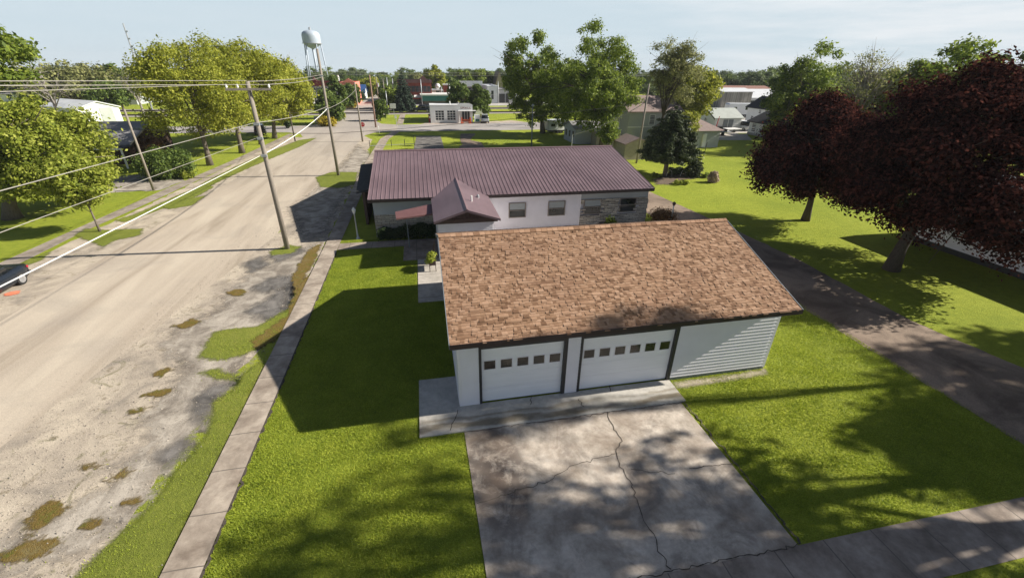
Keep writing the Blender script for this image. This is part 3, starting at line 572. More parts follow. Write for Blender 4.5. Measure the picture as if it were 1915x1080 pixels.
for sg in (-1, 1):
    ye = HRY+sg*(HRY-EY); p = [(EX0-0.02, ye+sg*0.04, HE-0.008), (EX1+0.02, ye+sg*0.04, HE-0.008), (EX1+0.02, HRY, HR), (EX0-0.02, HRY, HR)]
    rf.poly(p if sg < 0 else p[::-1]); nrib = 73
    for i in range(nrib):
        x = EX0+(EX1-EX0)*i/(nrib-1); a, b, hh = 0.024, 0.010, 0.022
        A = [(x-a, ye+sg*.04, HE-.01), (x-b, ye+sg*.04, HE+hh), (x+b, ye+sg*.04, HE+hh), (x+a, ye+sg*.04, HE-.01)]; rf.prism(A, (0, -sg*(HRY-EY+.04), HR-HE))
rf.build('roof', M['metal_roof'], h)
MB().prism([(EX0-.03, HRY-0.22, HR-0.005), (EX0-.03, HRY, HR+0.055), (EX0-.03, HRY+0.22, HR-0.005), (EX0-.03, HRY, HR+0.03)], (EX1-EX0+.06, 0, 0)).build('ridge_cap', M['ridge_cap'], h)
def window(parent, x0, x1, y, z0, z1, blind=0.45, fm='tan_frame', axis='x'):
    f = MB(); t = 0.06
    for a, b, c, d in ((x0, x1, z0-t, z0), (x0, x1, z1, z1+t), (x0-t, x0, z0-t, z1+t), (x1, x1+t, z0-t, z1+t), (x0, x1, (z0+z1)/2-.02, (z0+z1)/2+.02)):
        f.box(a, b, y-0.065, y+0.005, c, d)
    o = f.build('window', M['winframe'], parent)
    MB().box(x0, x1, y-0.03, y-0.018, z0, z1).build('pane', M['glass'], o)
    if blind: MB().box(x0+.02, x1-.02, y-0.038, y-0.032, z1-(z1-z0)*blind, z1).build('blind', M['blind'], o)
M['winframe'] = simple('taupe_window_frame', (0.23, 0.20, 0.18), 0.6)
MB().box(10.86, 10.96, HY0-.06, HY0-.032, .1, 2.8).build('corner_trim', M['siding'], h)
window(h, 5.41, 6.60, HY0-.02, 1.02, 2.04); window(h, 8.44, 9.67, HY0-.02, 1.02, 2.04); window(h, 11.28, 12.60, HY0-.02, 1.0, 2.04); window(h, 14.22, 15.49, HY0-.02, 1.04, 2.04, 0)
# front wing
wx0, wx1, wy = -0.05, 3.41, 13.43; w = MB()
siding(w, wx0, wx1, wy, 0.05, 2.8, 0.12); siding(w, wy, HY0, wx0, 0.05, 2.8, ny=-1, axis='y'); siding(w, wy, HY0, wx1, 0.05, 2.8, ny=1, axis='y'); w.build('wing_wall', M['siding'], h)
WE, WR, WX = 2.84, 3.49, 1.70; ex0, ex1, eyf = -0.285, 3.74, 12.76
w = MB(); w.poly([(ex0+.1, 13.28, WE-.05), (ex1-.1, 13.28, WE-.05), (WX, 13.28, WR-.08)]); w.box(ex0+.1, ex1-.1, 13.26, 13.42, WE-.32, WE-.05)
for i in range(15):
    x = ex0+.55+i*.225; zt = WR-.2-abs(x-WX)*(WR-WE)/2.1
    if zt > WE+.02: w.box(x-.02, x+.02, 13.22, 13.275, WE-.1, zt)
w.build('gable_boards', M['brown'], h)
w = MB()
for sg, ex in ((-1, ex0), (1, ex1)):
    yb_e = 18.1
    p = [(ex, eyf, WE), (WX, eyf, WR), (WX, 21.3, WR), (ex, yb_e, WE)]
    w.poly(p if sg > 0 else p[::-1]); q = [(a, b, c-.10) for a, b, c in p]; w.poly(q[::-1] if sg > 0 else q)
    w.poly([(ex, eyf-.002, WE), (ex, eyf-.002, WE-.14), (WX, eyf-.002, WR-.14), (WX, eyf-.002, WR)][::sg])
    w.poly([(ex, eyf, WE), (ex, yb_e, WE), (ex, yb_e, WE-.14), (ex, eyf, WE-.14)][::sg])
w.build('wing_roof', M['metal_roof'], h)
MB().prism([(WX-.12, eyf-.01, WR-.02), (WX, eyf-.01, WR+.05), (WX+.12, eyf-.01, WR-.02)], (0, 8.6, 0)).build('wing_ridge_cap', M['ridge_cap'], h)
# pipe vents stand on the wing roof
X, Yv = 2.25, 15.2
MB().tube([(X, Yv, 3.2), (X, Yv, 3.68)], 0.055, 10).build('vent_pipe', M['white'], h); MB().lathe(2.85, 16.7, [(0.11, 3.0), (0.09, 3.28), (0.02, 3.34)], 10).build('roof_vent', M['steel'], h)
# flat porch awning on posts, west side canopy
MB().prism([(-2.66, 16.0, 2.50), (-0.15, 17.3, 2.58), (-0.15, 15.2, 2.52), (-2.56, 14.85, 2.42)], (0, 0, 0.10)).build('porch_awning', M['awning_red'], h)
MB().tube([(-1.98, 16.1, 0), (-1.98, 16.1, 2.5)], 0.035, 8).build('awning_post', M['trim_grey'], h)
MB().prism([(-5.55, 20.5, 2.72), (-4.55, 20.5, 2.88), (-4.55, 30.4, 2.88), (-6.25, 30.4, 2.72)], (0, 0, 0.16)).build('side_canopy', M['roofdark'], h)
MB().box(-5.32, -5.12, 21.6, 21.8, 0, 2.73).box(-5.32, -5.12, 29.5, 29.7, 0, 2.73).box(-5.28, -5.18, 21.8, 29.5, 0.0, 2.7).build('canopy_wall', M['brown'], h)

# lamp post, white pole lamp
lp = thing('lamp_post', 'white lantern lamp post on the lawn left of the stone corner', 'lamp post', (-5.6, 18.5, 0))
MB().lathe(-5.6, 18.5, [(0.16, 0.0), (0.15, 0.06), (0.07, 0.12), (0.055, 0.5), (0.04, 1.75), (0.06, 1.8), (0.05, 1.86)], 12).build('pole', M['steel'], lp, True)
MB().lathe(-5.6, 18.5, [(0.07, 1.86), (0.13, 2.10), (0.15, 2.13), (0.04, 2.26), (0.01, 2.33)], 6).build('lantern', M['white'], lp)
lp = thing('pole_lamp', 'thin white pole lamp beside the shrub behind the garage ridge', 'lamp post', (18.0, 17.2, 0))
MB().tube([(18.0, 17.2, 0), (18.0, 17.2, 1.75)], 0.05, 8).build('pole', M['white'], lp)
MB().lathe(18.0, 17.2, [(0.06, 1.72), (0.13, 1.85), (0.13, 1.95), (0.03, 2.02)], 10).build('lamp_head', M['brown'], lp)

# ------------------------------------------------------------------ utility poles and wires
def pole(name, label, X, Yy, hgt, r=0.15, mat='wood', arm=None, group='utility poles', cat='utility pole', top=None, extra=()):
    t = thing(name, label, cat, (X, Yy, 0), group=group)
    tx, ty = top or (X, Yy)
    MB().tube([(X, Yy, -0.1), ((X+tx)/2, (Yy+ty)/2, hgt/2), (tx, ty, hgt)], [r, r*0.86, r*0.68], 12).build('pole', M[mat], t, True)
    if arm:
        z, L2, ang = arm; dx, dy = math.cos(ang)*L2, math.sin(ang)*L2
        a = Vector((tx-dx, ty-dy, z)); b = Vector((tx+dx, ty+dy, z)); nn = Vector((-math.sin(ang), math.cos(ang), 0))*0.055; off = -nn*3.0
        MB().prism([tuple(a+off-nn+Vector((0, 0, -.06))), tuple(a+off+nn+Vector((0, 0, -.06))), tuple(a+off+nn+Vector((0, 0, .06))), tuple(a+off-nn+Vector((0, 0, .06)))], tuple(b-a)).build('crossarm', M['wood'], t)
        for k in (-0.93, -0.45, 0.93):
            c = Vector((tx+dx*k, ty+dy*k, z))+off
            MB().lathe(c.x, c.y, [(0.03, z+.06), (0.035, z+.1), (0.07, z+.12), (0.05, z+.2), (0.06, z+.22), (0.02, z+.27)], 8).build('insulator', M['white'], t)
    for zz in extra: MB().box(tx-.16, tx+.16, ty-.22, ty-.10, zz-.07, zz+.07).build('bracket', M['steel'], t)
    return t
pole('utility_pole', 'nearest wooden utility pole with a crossarm standing on the gravel verge', -10.02, 17.32, 10.15, 0.165, 'wood', (9.75, 1.15, R(8)), extra=(7.9, 7.1, 6.1))
pole('utility_pole', 'tall plain wooden pole on the verge beside the purple roofed house', -10.0, 39.47, 12.4, 0.165, 'wood', extra=(10.0, 6.9))
pole('utility_pole', 'wooden utility pole right before the cross street by the stop sign', -9.85, 63.8, 8.6, 0.14, 'wood')
pole('utility_pole', 'reddish wooden pole on the grass corner across the cross street', -9.2, 82.2, 9.3, 0.17, 'woodred')
pole('utility_pole', 'wooden utility pole beside the left driveway under the long overhead wires', -26.36, 35.33, 7.3, 0.12, 'wood')
pole('short_pole', 'short dark wooden pole at the end of the left sidewalk strip', -20.4, 65.6, 4.4, 0.11, 'barkdark', cat='pole')
t = pole('light_pole', 'grey pole with a lamp head standing behind the purple roof on the open lawn', 16.15, 55.9, 5.8, 0.13, 'trim_grey', cat='light pole')
MB().lathe(16.15, 55.75, [(0.05, 5.75), (0.22, 5.85), (0.2, 5.98), (0.05, 6.1)], 10).build('lamp_head', M['steel'], t)
pole('utility_pole', 'leaning pale wooden pole in front of the grey green house', 26.74, 41.37, 9.4, 0.13, 'wood', top=(26.95, 41.3))
# downtown poles (pixel of foot, pixel of top)
dts = [((709, 195), (708, 143), 'far pole with a small transformer beside the main street', 1), ((722, 203), (717, 146), 'far thin pole right of the main street, left of two shorter ones', 0), ((725, 205), (721, 170), 'short pale post between two taller poles right of the street', 0), ((729, 202), (727, 145), 'far thin pole left of the blue spruce', 0),
       ((738, 190), (738, 147), 'pale far pole directly left of the spruce top', 0), ((641, 190), (639, 143), 'thin pole in front of the grey facade', 0), ((790, 196), (787, 148), 'white pole in front of the red brick shopfront', 0), ((827, 190), (826, 162), 'thin pole rising over the green canopy roof', 0),
       ((842, 192), (841, 157), 'thin pole beside the brick chimney downtown', 0), ((931.5, 193), (931, 152), 'white pole before the white workshop wall', 0), ((683, 178), (683, 156), 'small pole beside the blue roofed house', 0), ((1341, 192), (1347, 153), 'pole with wires at the lumber shed end', 0)]
for (fu, fv), (tu, tv), lab, tr in dts:
    X, Yy = G(fu, fv); hh = HZ(tu, tv, X, Yy)
    t = pole('utility_pole', lab, X, Yy, hh, 0.15, 'wood' if tr or fu in (722, 1341) else 'steel', group='distant poles')
    if tr: MB().lathe(X+.35, Yy-.1, [(0.1, hh-2.9), (0.3, hh-2.85), (0.3, hh-1.9), (0.1, hh-1.8)], 10).build('transformer', M['steel'], t)
# antenna mast far left (leans only by lens)
X, Yy = dist_xy(230, 150, 44)
zt = HZ(229, 44, X, Yy)
t = thing('antenna_mast', 'thin tall mast with small fittings above the left trees', 'mast', (X, Yy, 0))
MB().tube([(X, Yy, 0), (X, Yy, zt)], [0.2, 0.13], 6).build('mast', M['steel'], t)
for k in (0.74, 0.83, 0.91): MB().box(X+.1, X+.5, Yy-.12, Yy+.12, zt*k, zt*k+.25).build('fitting', M['steel'], t)
def wire(label, a, b, sag, r=0.016, mat='wire', n=14, grp='overhead wires', name='overhead_wire'):
    a = Vector(a); b = Vector(b); P = []
    for i in range(n+1):
        s = i/n; p = a.lerp(b, s); p.z -= sag*4*s*(1-s); P.append(tuple(p))
    o = MB().tube(P, r, 5).build(name, M[mat]); return tag(o, label, 'wire', grp)
def yz(u, v, X, Yy): return HZ(u, v, X, Yy)
def lw(label, x, y_, z, v0, r, mat='wire'):
    d = ray(0, v0); tt = (x-CP[0])/d[0]; q = CP+d*tt; k = (-26-y_)/(q[1]-y_); z1 = z+(q[2]-z)*k
    wire(label, (x, y_, z), (x, -26, z1), 0.02, r, mat)
lw('pale wire from the left end of the nearest crossarm to the left photo edge', -11.1, 17.0, 10.0, 170, .010)
lw('topmost pale wire from the nearest pole to the left photo edge', -10.0, 17.2, 10.2, 150, .010)
lw('middle one of the three crossarm wires running to the left photo edge', -8.95, 17.3, 10.0, 158, .010)
lw('pale cable from the middle of the nearest pole over the left driveway', -10.2, 17.2, 7.95, 355, .012)
lw('thin grey cable between the middle and lowest cables of the nearest pole', -10.25, 17.2, 7.1, 433, .009)
lw('thick white cable passing over the parked car and the left lane', -10.25, 17.2, 6.1, 534, .015, 'white')
wire('top wire from the nearest pole to the tall plain pole', (-10.0, 17.3, 10.15), (-10.0, 39.4, 10.1), 0.12)
wire('crossarm wire from the nearest pole to the tall plain pole', (-8.95, 17.3, 10.0), (-9.9, 39.4, 9.9), 0.12)
wire('middle cable from the nearest pole to the tall plain pole', (-10.2, 17.3, 7.95), (-10.0, 39.4, 7.1), 0.2, 0.02)
wire('thick white cable from the nearest pole to the tall plain pole', (-10.2, 17.3, 6.1), (-10.0, 39.4, 6.9), 0.25, 0.03, 'white')
wire('wire between the tall plain pole and the pole before the cross street', (-10.0, 39.5, 6.9), (-9.85, 63.8, 7.6), 0.3, 0.02)
wire('wire from the tall plain pole over the road to the left trees', (-10.0, 39.5, 7.1), (-20.4, 65.6, 4.3), 0.3, 0.016)
wire('black cable crossing before the filling station toward the leaning pole', (-10.0, 39.5, 4.45), (26.75, 41.4, 7.3), 0.35, 0.022, 'wireblack')
wire('black cable crossing the street to the left driveway pole', (-10.0, 39.5, 4.45), (-26.3, 35.3, 5.6), 0.1, 0.022, 'wireblack')
wire('pale sagging cable in front of the grey house and the tall tree', (26.9, 41.3, 7.4), (19.3, 46.0, 3.0), 0.5, 0.04, 'wire')
for i, (dy, z) in enumerate(((0, 8.3), (0.8, 7.7))):
    wire('long thin wire across the downtown street, %s of two' % ('upper' if i == 0 else 'lower'), (-120, 118+dy, z+2.0), (90, 128+dy, z+1.5), 0.9, 0.03)
t = thing('service_post', 'small grey post by the roof edge holding the sagging cable', 'post', (19.3, 46.0, 0))
MB().tube([(19.3, 46, 0), (19.3, 46, 3.05)], 0.05, 8).build('post', M['steel'], t)

# ------------------------------------------------------------------ buildings
def bwin(parent, face, c, p, z, ww, hh, fm='white'):
    """window on a wall: face 's','n','w','e'; c coordinate along wall, p plane"""
    f = MB(); t = 0.09; o = 0.05
    def bx(a, b, z0, z1, d0, d1):
        if face == 's': return (a, b, p-d1, p-d0, z0, z1)
        if face == 'n': return (a, b, p+d0, p+d1, z0, z1)
        if face == 'e': return (p+d0, p+d1, a, b, z0, z1)
        return (p-d1, p-d0, a, b, z0, z1)
    for a, b, z0, z1 in ((c-ww/2-t, c-ww/2, z-t, z+hh+t), (c+ww/2, c+ww/2+t, z-t, z+hh+t), (c-ww/2, c+ww/2, z-t, z), (c-ww/2, c+ww/2, z+hh, z+hh+t), (c-ww/2, c+ww/2, z+hh/2-.03, z+hh/2+.03)):
        f.box(*bx(a, b, z0, z1, -0.02, o))
    w_ = f.build('window', M[fm], parent); MB().box(*bx(c-ww/2, c+ww/2, z, z+hh, -0.02, 0.02)).build('pane', M['glass_far'], w_)
def bld(name, label, cat, x0, x1, y0, y1, hgt, wm, rm, roof='flat', rh=1.6, ov=0.35, wins=(), group=None, fm='white', lap=0.0):
    t = thing(name, label, cat, ((x0+x1)/2, (y0+y1)/2, 0), group=group)
    w_ = MB()
    if lap:
        w_.box(x0+.03, x1-.03, y0+.03, y1-.03, 0, hgt)
        siding(w_, x0, x1, y0, 0, hgt, lap, .03); siding(w_, y0, y1, x0, 0, hgt, lap, .03, -1, 'y'); siding(w_, y0, y1, x1, 0, hgt, lap, .03, 1, 'y')
    else: w_.box(x0, x1, y0, y1, 0, hgt)
    if roof == 'gx':
        ym = (y0+y1)/2
        for X, s in ((x0, -1), (x1, 1)): p = [(X, y1, hgt), (X, y0, hgt), (X, ym, hgt+rh)]; w_.poly(p if s < 0 else p[::-1])
        k = rh/((y1-y0)/2)
        r = MB().prism([(x0-ov, y0-ov, hgt-ov*k), (x0-ov, ym, hgt+rh), (x0-ov, y1+ov, hgt-ov*k), (x0-ov, y1+ov, hgt-ov*k+.16), (x0-ov, ym, hgt+rh+.16), (x0-ov, y0-ov, hgt-ov*k+.16)][::-1], (x1-x0+2*ov, 0, 0))
    elif roof == 'gy':
        xm = (x0+x1)/2
        for Yv_, s in ((y0, -1), (y1, 1)): p = [(x0, Yv_, hgt), (x1, Yv_, hgt), (xm, Yv_, hgt+rh)]; w_.poly(p if s < 0 else p[::-1])
        k = rh/((x1-x0)/2)
        r = MB().prism([(x0-ov, y0-ov, hgt-ov*k), (xm, y0-ov, hgt+rh), (x1+ov, y0-ov, hgt-ov*k), (x1+ov, y0-ov, hgt-ov*k+.16), (xm, y0-ov, hgt+rh+.16), (x0-ov, y0-ov, hgt-ov*k+.16)], (0, y1-y0+2*ov, 0))
    elif roof == 'hip':
        xm0, xm1 = x0+(y1-y0)/2*.9, x1-(y1-y0)/2*.9; ym = (y0+y1)/2
        if xm0 > xm1: xm0 = xm1 = (x0+x1)/2
        a, b, c, d = (x0-ov, y0-ov, hgt), (x1+ov, y0-ov, hgt), (x1+ov, y1+ov, hgt), (x0-ov, y1+ov, hgt); e, f = (xm0, ym, hgt+rh), (xm1, ym, hgt+rh)
        r = MB(); r.poly([a, b, f, e]); r.poly([b, c, f]); r.poly([c, d, e, f]); r.poly([d, a, e]); r.poly([d, c, b, a])
    else:
        r = MB().box(x0-.02, x1+.02, y0-.02, y0+.35, hgt+.002, hgt+.4).box(x0-.02, x1+.02, y1-.35, y1+.02, hgt+.002, hgt+.4).box(x0-.02, x0+.35, y0+.35, y1-.35, hgt+.002, hgt+.4).box(x1-.35, x1+.02, y0+.35, y1-.35, hgt+.002, hgt+.4).box(x0+.35, x1-.35, y0+.35, y1-.35, hgt-.1, hgt+.1)
    w_.build('wall', M[wm], t); r.build('roof', M[rm], t)
    for q in wins:
        bwin(t, *q, fm=fm)
    return t
def pxb(u0, v0, u1, vt):
    """front face: foot of left corner (u0,v0), right corner column u1, top row vt -> x0,x1,y,height"""
    X, Yy = G(u0, v0); return X, Y(u1, v0, Yy)[0], Yy, Y((u0+u1)/2, vt, Yy)[1]
# filling station
sx0, sx1, sy, sh = 1.75, 10.75, 88.0, 3.45
t = thing('filling_station', 'small white flat roofed former filling station with two glazed bay doors', 'filling station', (6.2, 91, 0))
w_ = MB()
for a, b, c, d in ((sx0, 2.75, 0, sh), (2.75, 4.65, 2.55, sh), (4.65, 5.25, 0, sh), (5.25, 7.1, 2.55, sh), (7.1, 8.35, 0, sh), (8.35, 10.2, 2.35, sh), (10.2, sx1, 0, sh)): w_.box(a, b, sy, sy+.25, c, d)
w_.box(sx0, sx1, sy+.25, 95, 0, sh); w_.prism([(sx0-.02, sy-.02, sh), (sx1+.02, sy-.02, sh), (sx1+.02, sy-.02, sh+.12), (10.1, sy-.02, sh+.45), (8.2, sy-.02, sh+.45), (7.4, sy-.02, sh+.18), (sx0-.02, sy-.02, sh+.18)], (0, .3, 0))
w_.build('wall', M['siding_far'], t)
for i, (a, b) in enumerate(((2.77, 4.63), (5.27, 7.08))):
    f = MB()
    for k in range(4): x = a+(b-a)*k/3; f.box(x-.04, x+.04, sy+.02, sy+.1, 0.1, 2.5)
    for k in range(6): z = .1+2.4*k/5; f.box(a, b, sy+.03, sy+.09, z-.04, z+.04)
    f.box(a, b, sy+.035, sy+.085, .1, .55)
    d = f.build('bay_door', M['white'], t); MB().box(a, b, sy+.055, sy+.065, .55, 2.5).build('pane', M['glass_far'], d)
MB().box(8.4, 10.15, sy+.1, sy+.16, 0.3, 2.3).build('shop_window', M['glass_far'], t); f = MB()
for x in (8.4, 8.98, 9.56, 10.1): f.box(x, x+.06, sy+.04, sy+.09, .3, 2.3)
f.build('shop_window_frame', M['white'], t)
MB().box(7.6, 11.4, sy-1.0, sy+.2, 2.40, 2.52).build('entrance_canopy', M['white'], t)
MB().tube([(7.75, sy-.85, 0), (7.75, sy-.85, 2.4)], .06, 8).build('canopy_post', M['white'], t)
MB().lathe(6.1, 90, [(0.12, sh), (.1, sh+.7), (.02, sh+.8)], 8).build('roof_vent', M['white'], t)
fc = bpy.data.curves.new('sign_lettering', 'FONT'); fc.body = 'SMALL'; fc.size = 0.62; fc.extrude = 0.03; fc.space_character = 1.35
fo = bpy.data.objects.new('sign_lettering', fc); link(fo); fo.parent = t; fo.rotation_euler = (R(90), 0, 0); fo.location = (8.15-6.2, sy-.03-91, 2.78)
fc.materials.append(M['darkred'])
bpy.context.view_layer.update()
me = bpy.data.meshes.new_from_object(fo.evaluated_get(bpy.context.evaluated_depsgraph_get())); me.name = 'sign_lettering'
lo = bpy.data.objects.new('sign_lettering', me); link(lo); lo.parent = t; lo.rotation_euler = fo.rotation_euler; lo.location = fo.location; bpy.data.objects.remove(fo)
# things on the forecourt
for i, (x, lab) in enumerate(((8.25, 'left orange barrier stand before the white station entrance'), (10.05, 'right orange barrier stand before the white station entrance'))):
    t = thing('barrier_stand', lab, 'barrier', (x, 86.6, 0), group='orange stands at the station')
    MB().box(x-.22, x+.22, 86.4, 86.8, 0, .25).build('base', M['orange'], t); MB().prism([(x-.15, 86.5, .25), (x+.15, 86.5, .25), (x+.1, 86.5, 1.25), (x-.1, 86.5, 1.25)], (0, .2, 0)).build('upright', M['orange'], t)
t = thing('barrier_board', 'low orange board between the two orange stands', 'barrier', (9.15, 86.6, 0)); MB().box(8.5, 9.8, 86.55, 86.62, .45, .85).build('board', M['orange'], t); MB().box(8.5, 9.8, 86.5, 86.54, .58, .72).build('dark_stripe', M['plastic'], t); MB().box(8.55, 8.65, 86.55, 86.7, 0, .45).build('leg', M['orange'], t); MB().box(9.65, 9.75, 86.55, 86.7, 0, .45).build('leg', M['orange'], t)
x, y_ = G(805, 229); t = thing('fuel_pump', 'old red fuel pump at the left corner of the white station', 'fuel pump', (x, y_, 0))
MB().box(x-.35, x+.35, y_-.2, y_+.2, .0, 1.5).build('body', M['red'], t); MB().box(x-.26, x+.26, y_-.24, y_-.201, .9, 1.3).build('dial', M['white'], t); MB().box(x-.4, x+.4, y_-.25, y_+.25, 1.5, 1.7).build('top_cap', M['teal'], t)
def ground_item(name, lab, cat, u, v, parts):
    x, y_ = G(u, v); t = thing(name, lab, cat, (x, y_, 0))
    for pn, mt, bx_ in parts: MB().box(x+bx_[0], x+bx_[1], y_+bx_[2], y_+bx_[3], bx_[4], bx_[5]).build(pn, M[mt], t)
ground_item('planter', 'dark tub planter left of the station entrance', 'planter', 855, 229, [('tub', 'plastic', (-.3, .3, -.3, .3, 0, .5)), ('plant', 'l_dk', (-.22, .22, -.22, .22, .5, .9))])
ground_item('ice_freezer', 'pale turquoise cabinet right of the white station', 'cabinet', 890, 228, [('cabinet', 'roofwhite', (-.3, .9, -.3, .3, 0, 1.5)), ('door', 'teal', (-.1, .7, -.33, -.3, .15, .6))])
ground_item('station_sign', 'small white board sign standing right of the station', 'sign', 896, 224, [('board', 'white', (-.7, .7, -.05, .05, 1.2, 2.3)), ('post', 'steel', (-.05, .05, .05, .12, 0, 2.3))])

# downtown
x0, x1, y0, hh = pxb(584.5, 198, 640, 157)
t = bld('commercial_block', 'long grey two storey shop row with dark red cornice', 'building', x0, x1, y0, y0+14, hh, 'greystucco', 'darkred', 'flat')
L_ = x1-x0
MB().box(x0-.3, x1+.3, y0-.6, y0-.022, hh-.55, hh+.75).build('cornice', M['darkred'], t)
MB().prism([(x0+L_*.12, y0-.65, hh+.75), (x0+L_*.30, y0-.65, hh+.75), (x0+L_*.21, y0-.65, hh+1.8)], (0, .6, 0)).build('cornice_peak', M['darkred'], t)
MB().box(x0, x1, y0-.5, y0-.022, hh*.42, hh*.46).box(x0, x1, y0-.5, y0-.022, hh*.30, hh*.335).build('belt_course', M['white'], t)
MB().box(x0+.3, x1-.3, y0-.1, y0-.022, .2, hh*.29).build('shopfront', M['glass_far'], t)
for k in range(9): bwin(t, 's', x0+L_*(k+.6)/9.2, y0, hh*.52, 1.1, hh*.30)
MB().box(x0+L_*.92, x0+L_*.96, y0+3, y0+4, hh, hh+2.2).build('chimney', M['white'], t)
x0b, x1b, _, _2 = pxb(640, 197, 666, 157); x0b = x1+.1; x1b = Y(667, 190, y0)[0]
t = bld('commercial_block', 'coral painted brick shop with peaked cornice at the end of the grey row', 'building', x0b, x1b, y0, y0+14, hh, 'coral', 'coral', 'flat')
MB().box(x0b-.02, x1b+.3, y0-.5, y0-.022, hh-.8, hh+.5).prism([(x0b+1, y0-.55, hh+.5), (x0b+4.5, y0-.55, hh+.5), (x0b+2.7, y0-.55, hh+1.5)], (0, .5, 0)).build('cornice', M['coral'], t)
for k in range(3): bwin(t, 's', x0b+(x1b-x0b)*(k+.6)/3.2, y0, hh*.5, 1.0, hh*.3)
MB().box(x0b+.5, x1b-.5, y0-.1, y0-.022, .2, hh*.3).build('shopfront', M['glass_far'], t)
x0, x1, y0, hh = pxb(568, 200, 586, 172)
t = bld('shop_building', 'low grey shop with a white striped awning left of the grey row', 'building', x0, x1, y0+1, y0+12, hh, 'greystucco', 'roofdark', 'flat')
MB().prism([(x0, y0+.97, hh*.85), (x0, y0-1.5, hh*.45), (x0, y0-1.5, hh*.40), (x0, y0+.97, hh*.78)], (x1-x0, 0, 0)).build('awning', M['white'], t); MB().box(x0+.4, x1-.4, y0+.9, y0+.98, .2, hh*.4).build('shopfront', M['glass_far'], t)
x0, x1, y0, hh = pxb(670.5, 186, 683, 174)
bld('small_house', 'little white house with a blue roof at the street bend', 'house', x0, x1, y0, y0+9, hh, 'siding_far', 'blue', 'gx', 2.4, wins=(('s', (x0+x1)/2, y0, 1, 1.2, 1.4),))
x0, x1, y0, hh = pxb(748, 194, 809, 153)
t = bld('brick_building', 'two storey red brick shop building behind the blue spruce', 'building', x0, x1, y0, y0+16, hh, 'brick', 'roofdark', 'flat'); L_ = x1-x0
MB().box(x0-.2, x1+.2, y0-.5, y0-.022, hh-.3, hh+.6).prism([(x0+L_*.62, y0-.5, hh+.6), (x0+L_*.9, y0-.5, hh+.6), (x0+L_*.76, y0-.5, hh+1.8)], (0, .5, 0)).build('cornice', M['maroon'], t)
for k in range(8): bwin(t, 's', x0+L_*(k+.7)/8.4, y0, hh*.55, 1.0, hh*.25, 'maroon')
MB().box(x0+1, x1-1, y0-.1, y0-.022, .2, hh*.28).build('shopfront', M['glass_far'], t); MB().prism([(x0+L_*.45, y0-.02, hh*.40), (x0+L_*.45, y0-1.8, hh*.33), (x0+L_*.45, y0-1.8, hh*.30), (x0+L_*.45, y0-.02, hh*.36)], (L_*.5, 0, 0)).build('awning', M['white'], t); MB().box(x0+L_*.38, x1, y0-.6, y0-.1, hh*.22, hh*.27).build('shop_sign_band', M['red'], t)
x0, x1, y0, hh = pxb(793, 196, 850, 187)
t = bld('canopy_building', 'low building with a teal canopy fascia behind the white station', 'building', x0, x1, y0+2, y0+9, hh-.4, 'tan', 'roofwhite', 'flat')
MB().box(x0-.6, x1+.6, y0, y0+9.5, hh-.3, hh+1.3).build('canopy_fascia', M['teal'], t); MB().box(x0-1, x1+1, y0-.3, y0+9.8, hh+1.302, hh+1.65).build('canopy_roof', M['white'], t)
x0, x1, y0, hh = pxb(811, 192, 834, 174); t = bld('white_block', 'white upper block with dark sign windows behind the teal canopy', 'building', x0, x1, y0+13, y0+19, hh, 'siding_far', 'roofwhite', 'flat', wins=(('s', x0+(x1-x0)*.55, y0+13, hh*.62, 1.6, 1.2), ('s', x0+(x1-x0)*.85, y0+13, hh*.62, 1.2, 1.2)))
MB().lathe(x0+(x1-x0)*.55, y0+14, [(.1, hh+.4), (.9, hh+1.2), (.95, hh+1.6), (.6, hh+2.2), (.1, hh+2.4)], 10).build('globe', M['white'], t)
x0, x1, y0, hh = pxb(835, 192, 845, 163); t = bld('brick_tower', 'narrow red brick chimney block right of the white block', 'chimney', x0, x1, y0+15, y0+18, hh, 'brick', 'white', 'flat')
x0, x1, y0, hh = pxb(868, 190, 903, 157); t = bld('brick_building', 'red brick building with white roof band and arched windows behind round trees', 'building', x0, x1, y0+4, y0+16, hh, 'brick', 'roofwhite', 'flat')
MB().box(x0-.4, x1+.4, y0+3.2, y0+3.975, hh-1.0, hh+.8).build('parapet_band', M['roofwhite'], t)
for k in range(4): bwin(t, 's', x0+(x1-x0)*(k+.55)/4.1, y0+4, hh*.5, 1.1, hh*.25)
x0, x1, y0, hh = pxb(912, 193, 932, 163); bld('workshop', 'white workshop wall with one tall narrow window', 'building', x0, x1, y0, y0+15, hh, 'siding_far', 'roofwhite', 'flat', wins=(('s', x0+(x1-x0)*.45, y0, 1.2, .8, 2.6),))
x0, x1, y0, hh = pxb(932.5, 193, 954, 169); t = bld('workshop', 'grey workshop with two tall dark doorways', 'building', x0, x1, y0+.5, y0+15, hh, 'greystucco', 'roofgrey', 'flat'); L_ = x1-x0
MB().box(x0+.3, x0+L_*.55, y0+.35, y0+.47, .05, hh*.72).build('dark_door', M['plastic'], t); MB().box(x0+L_*.65, x0+L_*.9, y0+.35, y0+.47, .05, hh*.75).build('dark_door', M['trim_dark'], t)
x0, x1, y0, hh = pxb(954.5, 193, 975, 181); bld('low_shed', 'low pale grey block wall shed right of the dark doorways', 'shed', x0, x1, y0+1, y0+9, hh, 'greystucco', 'roofwhite', 'flat')
x0, x1, y0, hh = pxb(926, 180, 941, 160); bld('gabled_house', 'house with a beige gable showing above the workshops', 'house', x0, x1, y0, y0+9, hh, 'tan', 'roofbrown', 'gy', 5.0)
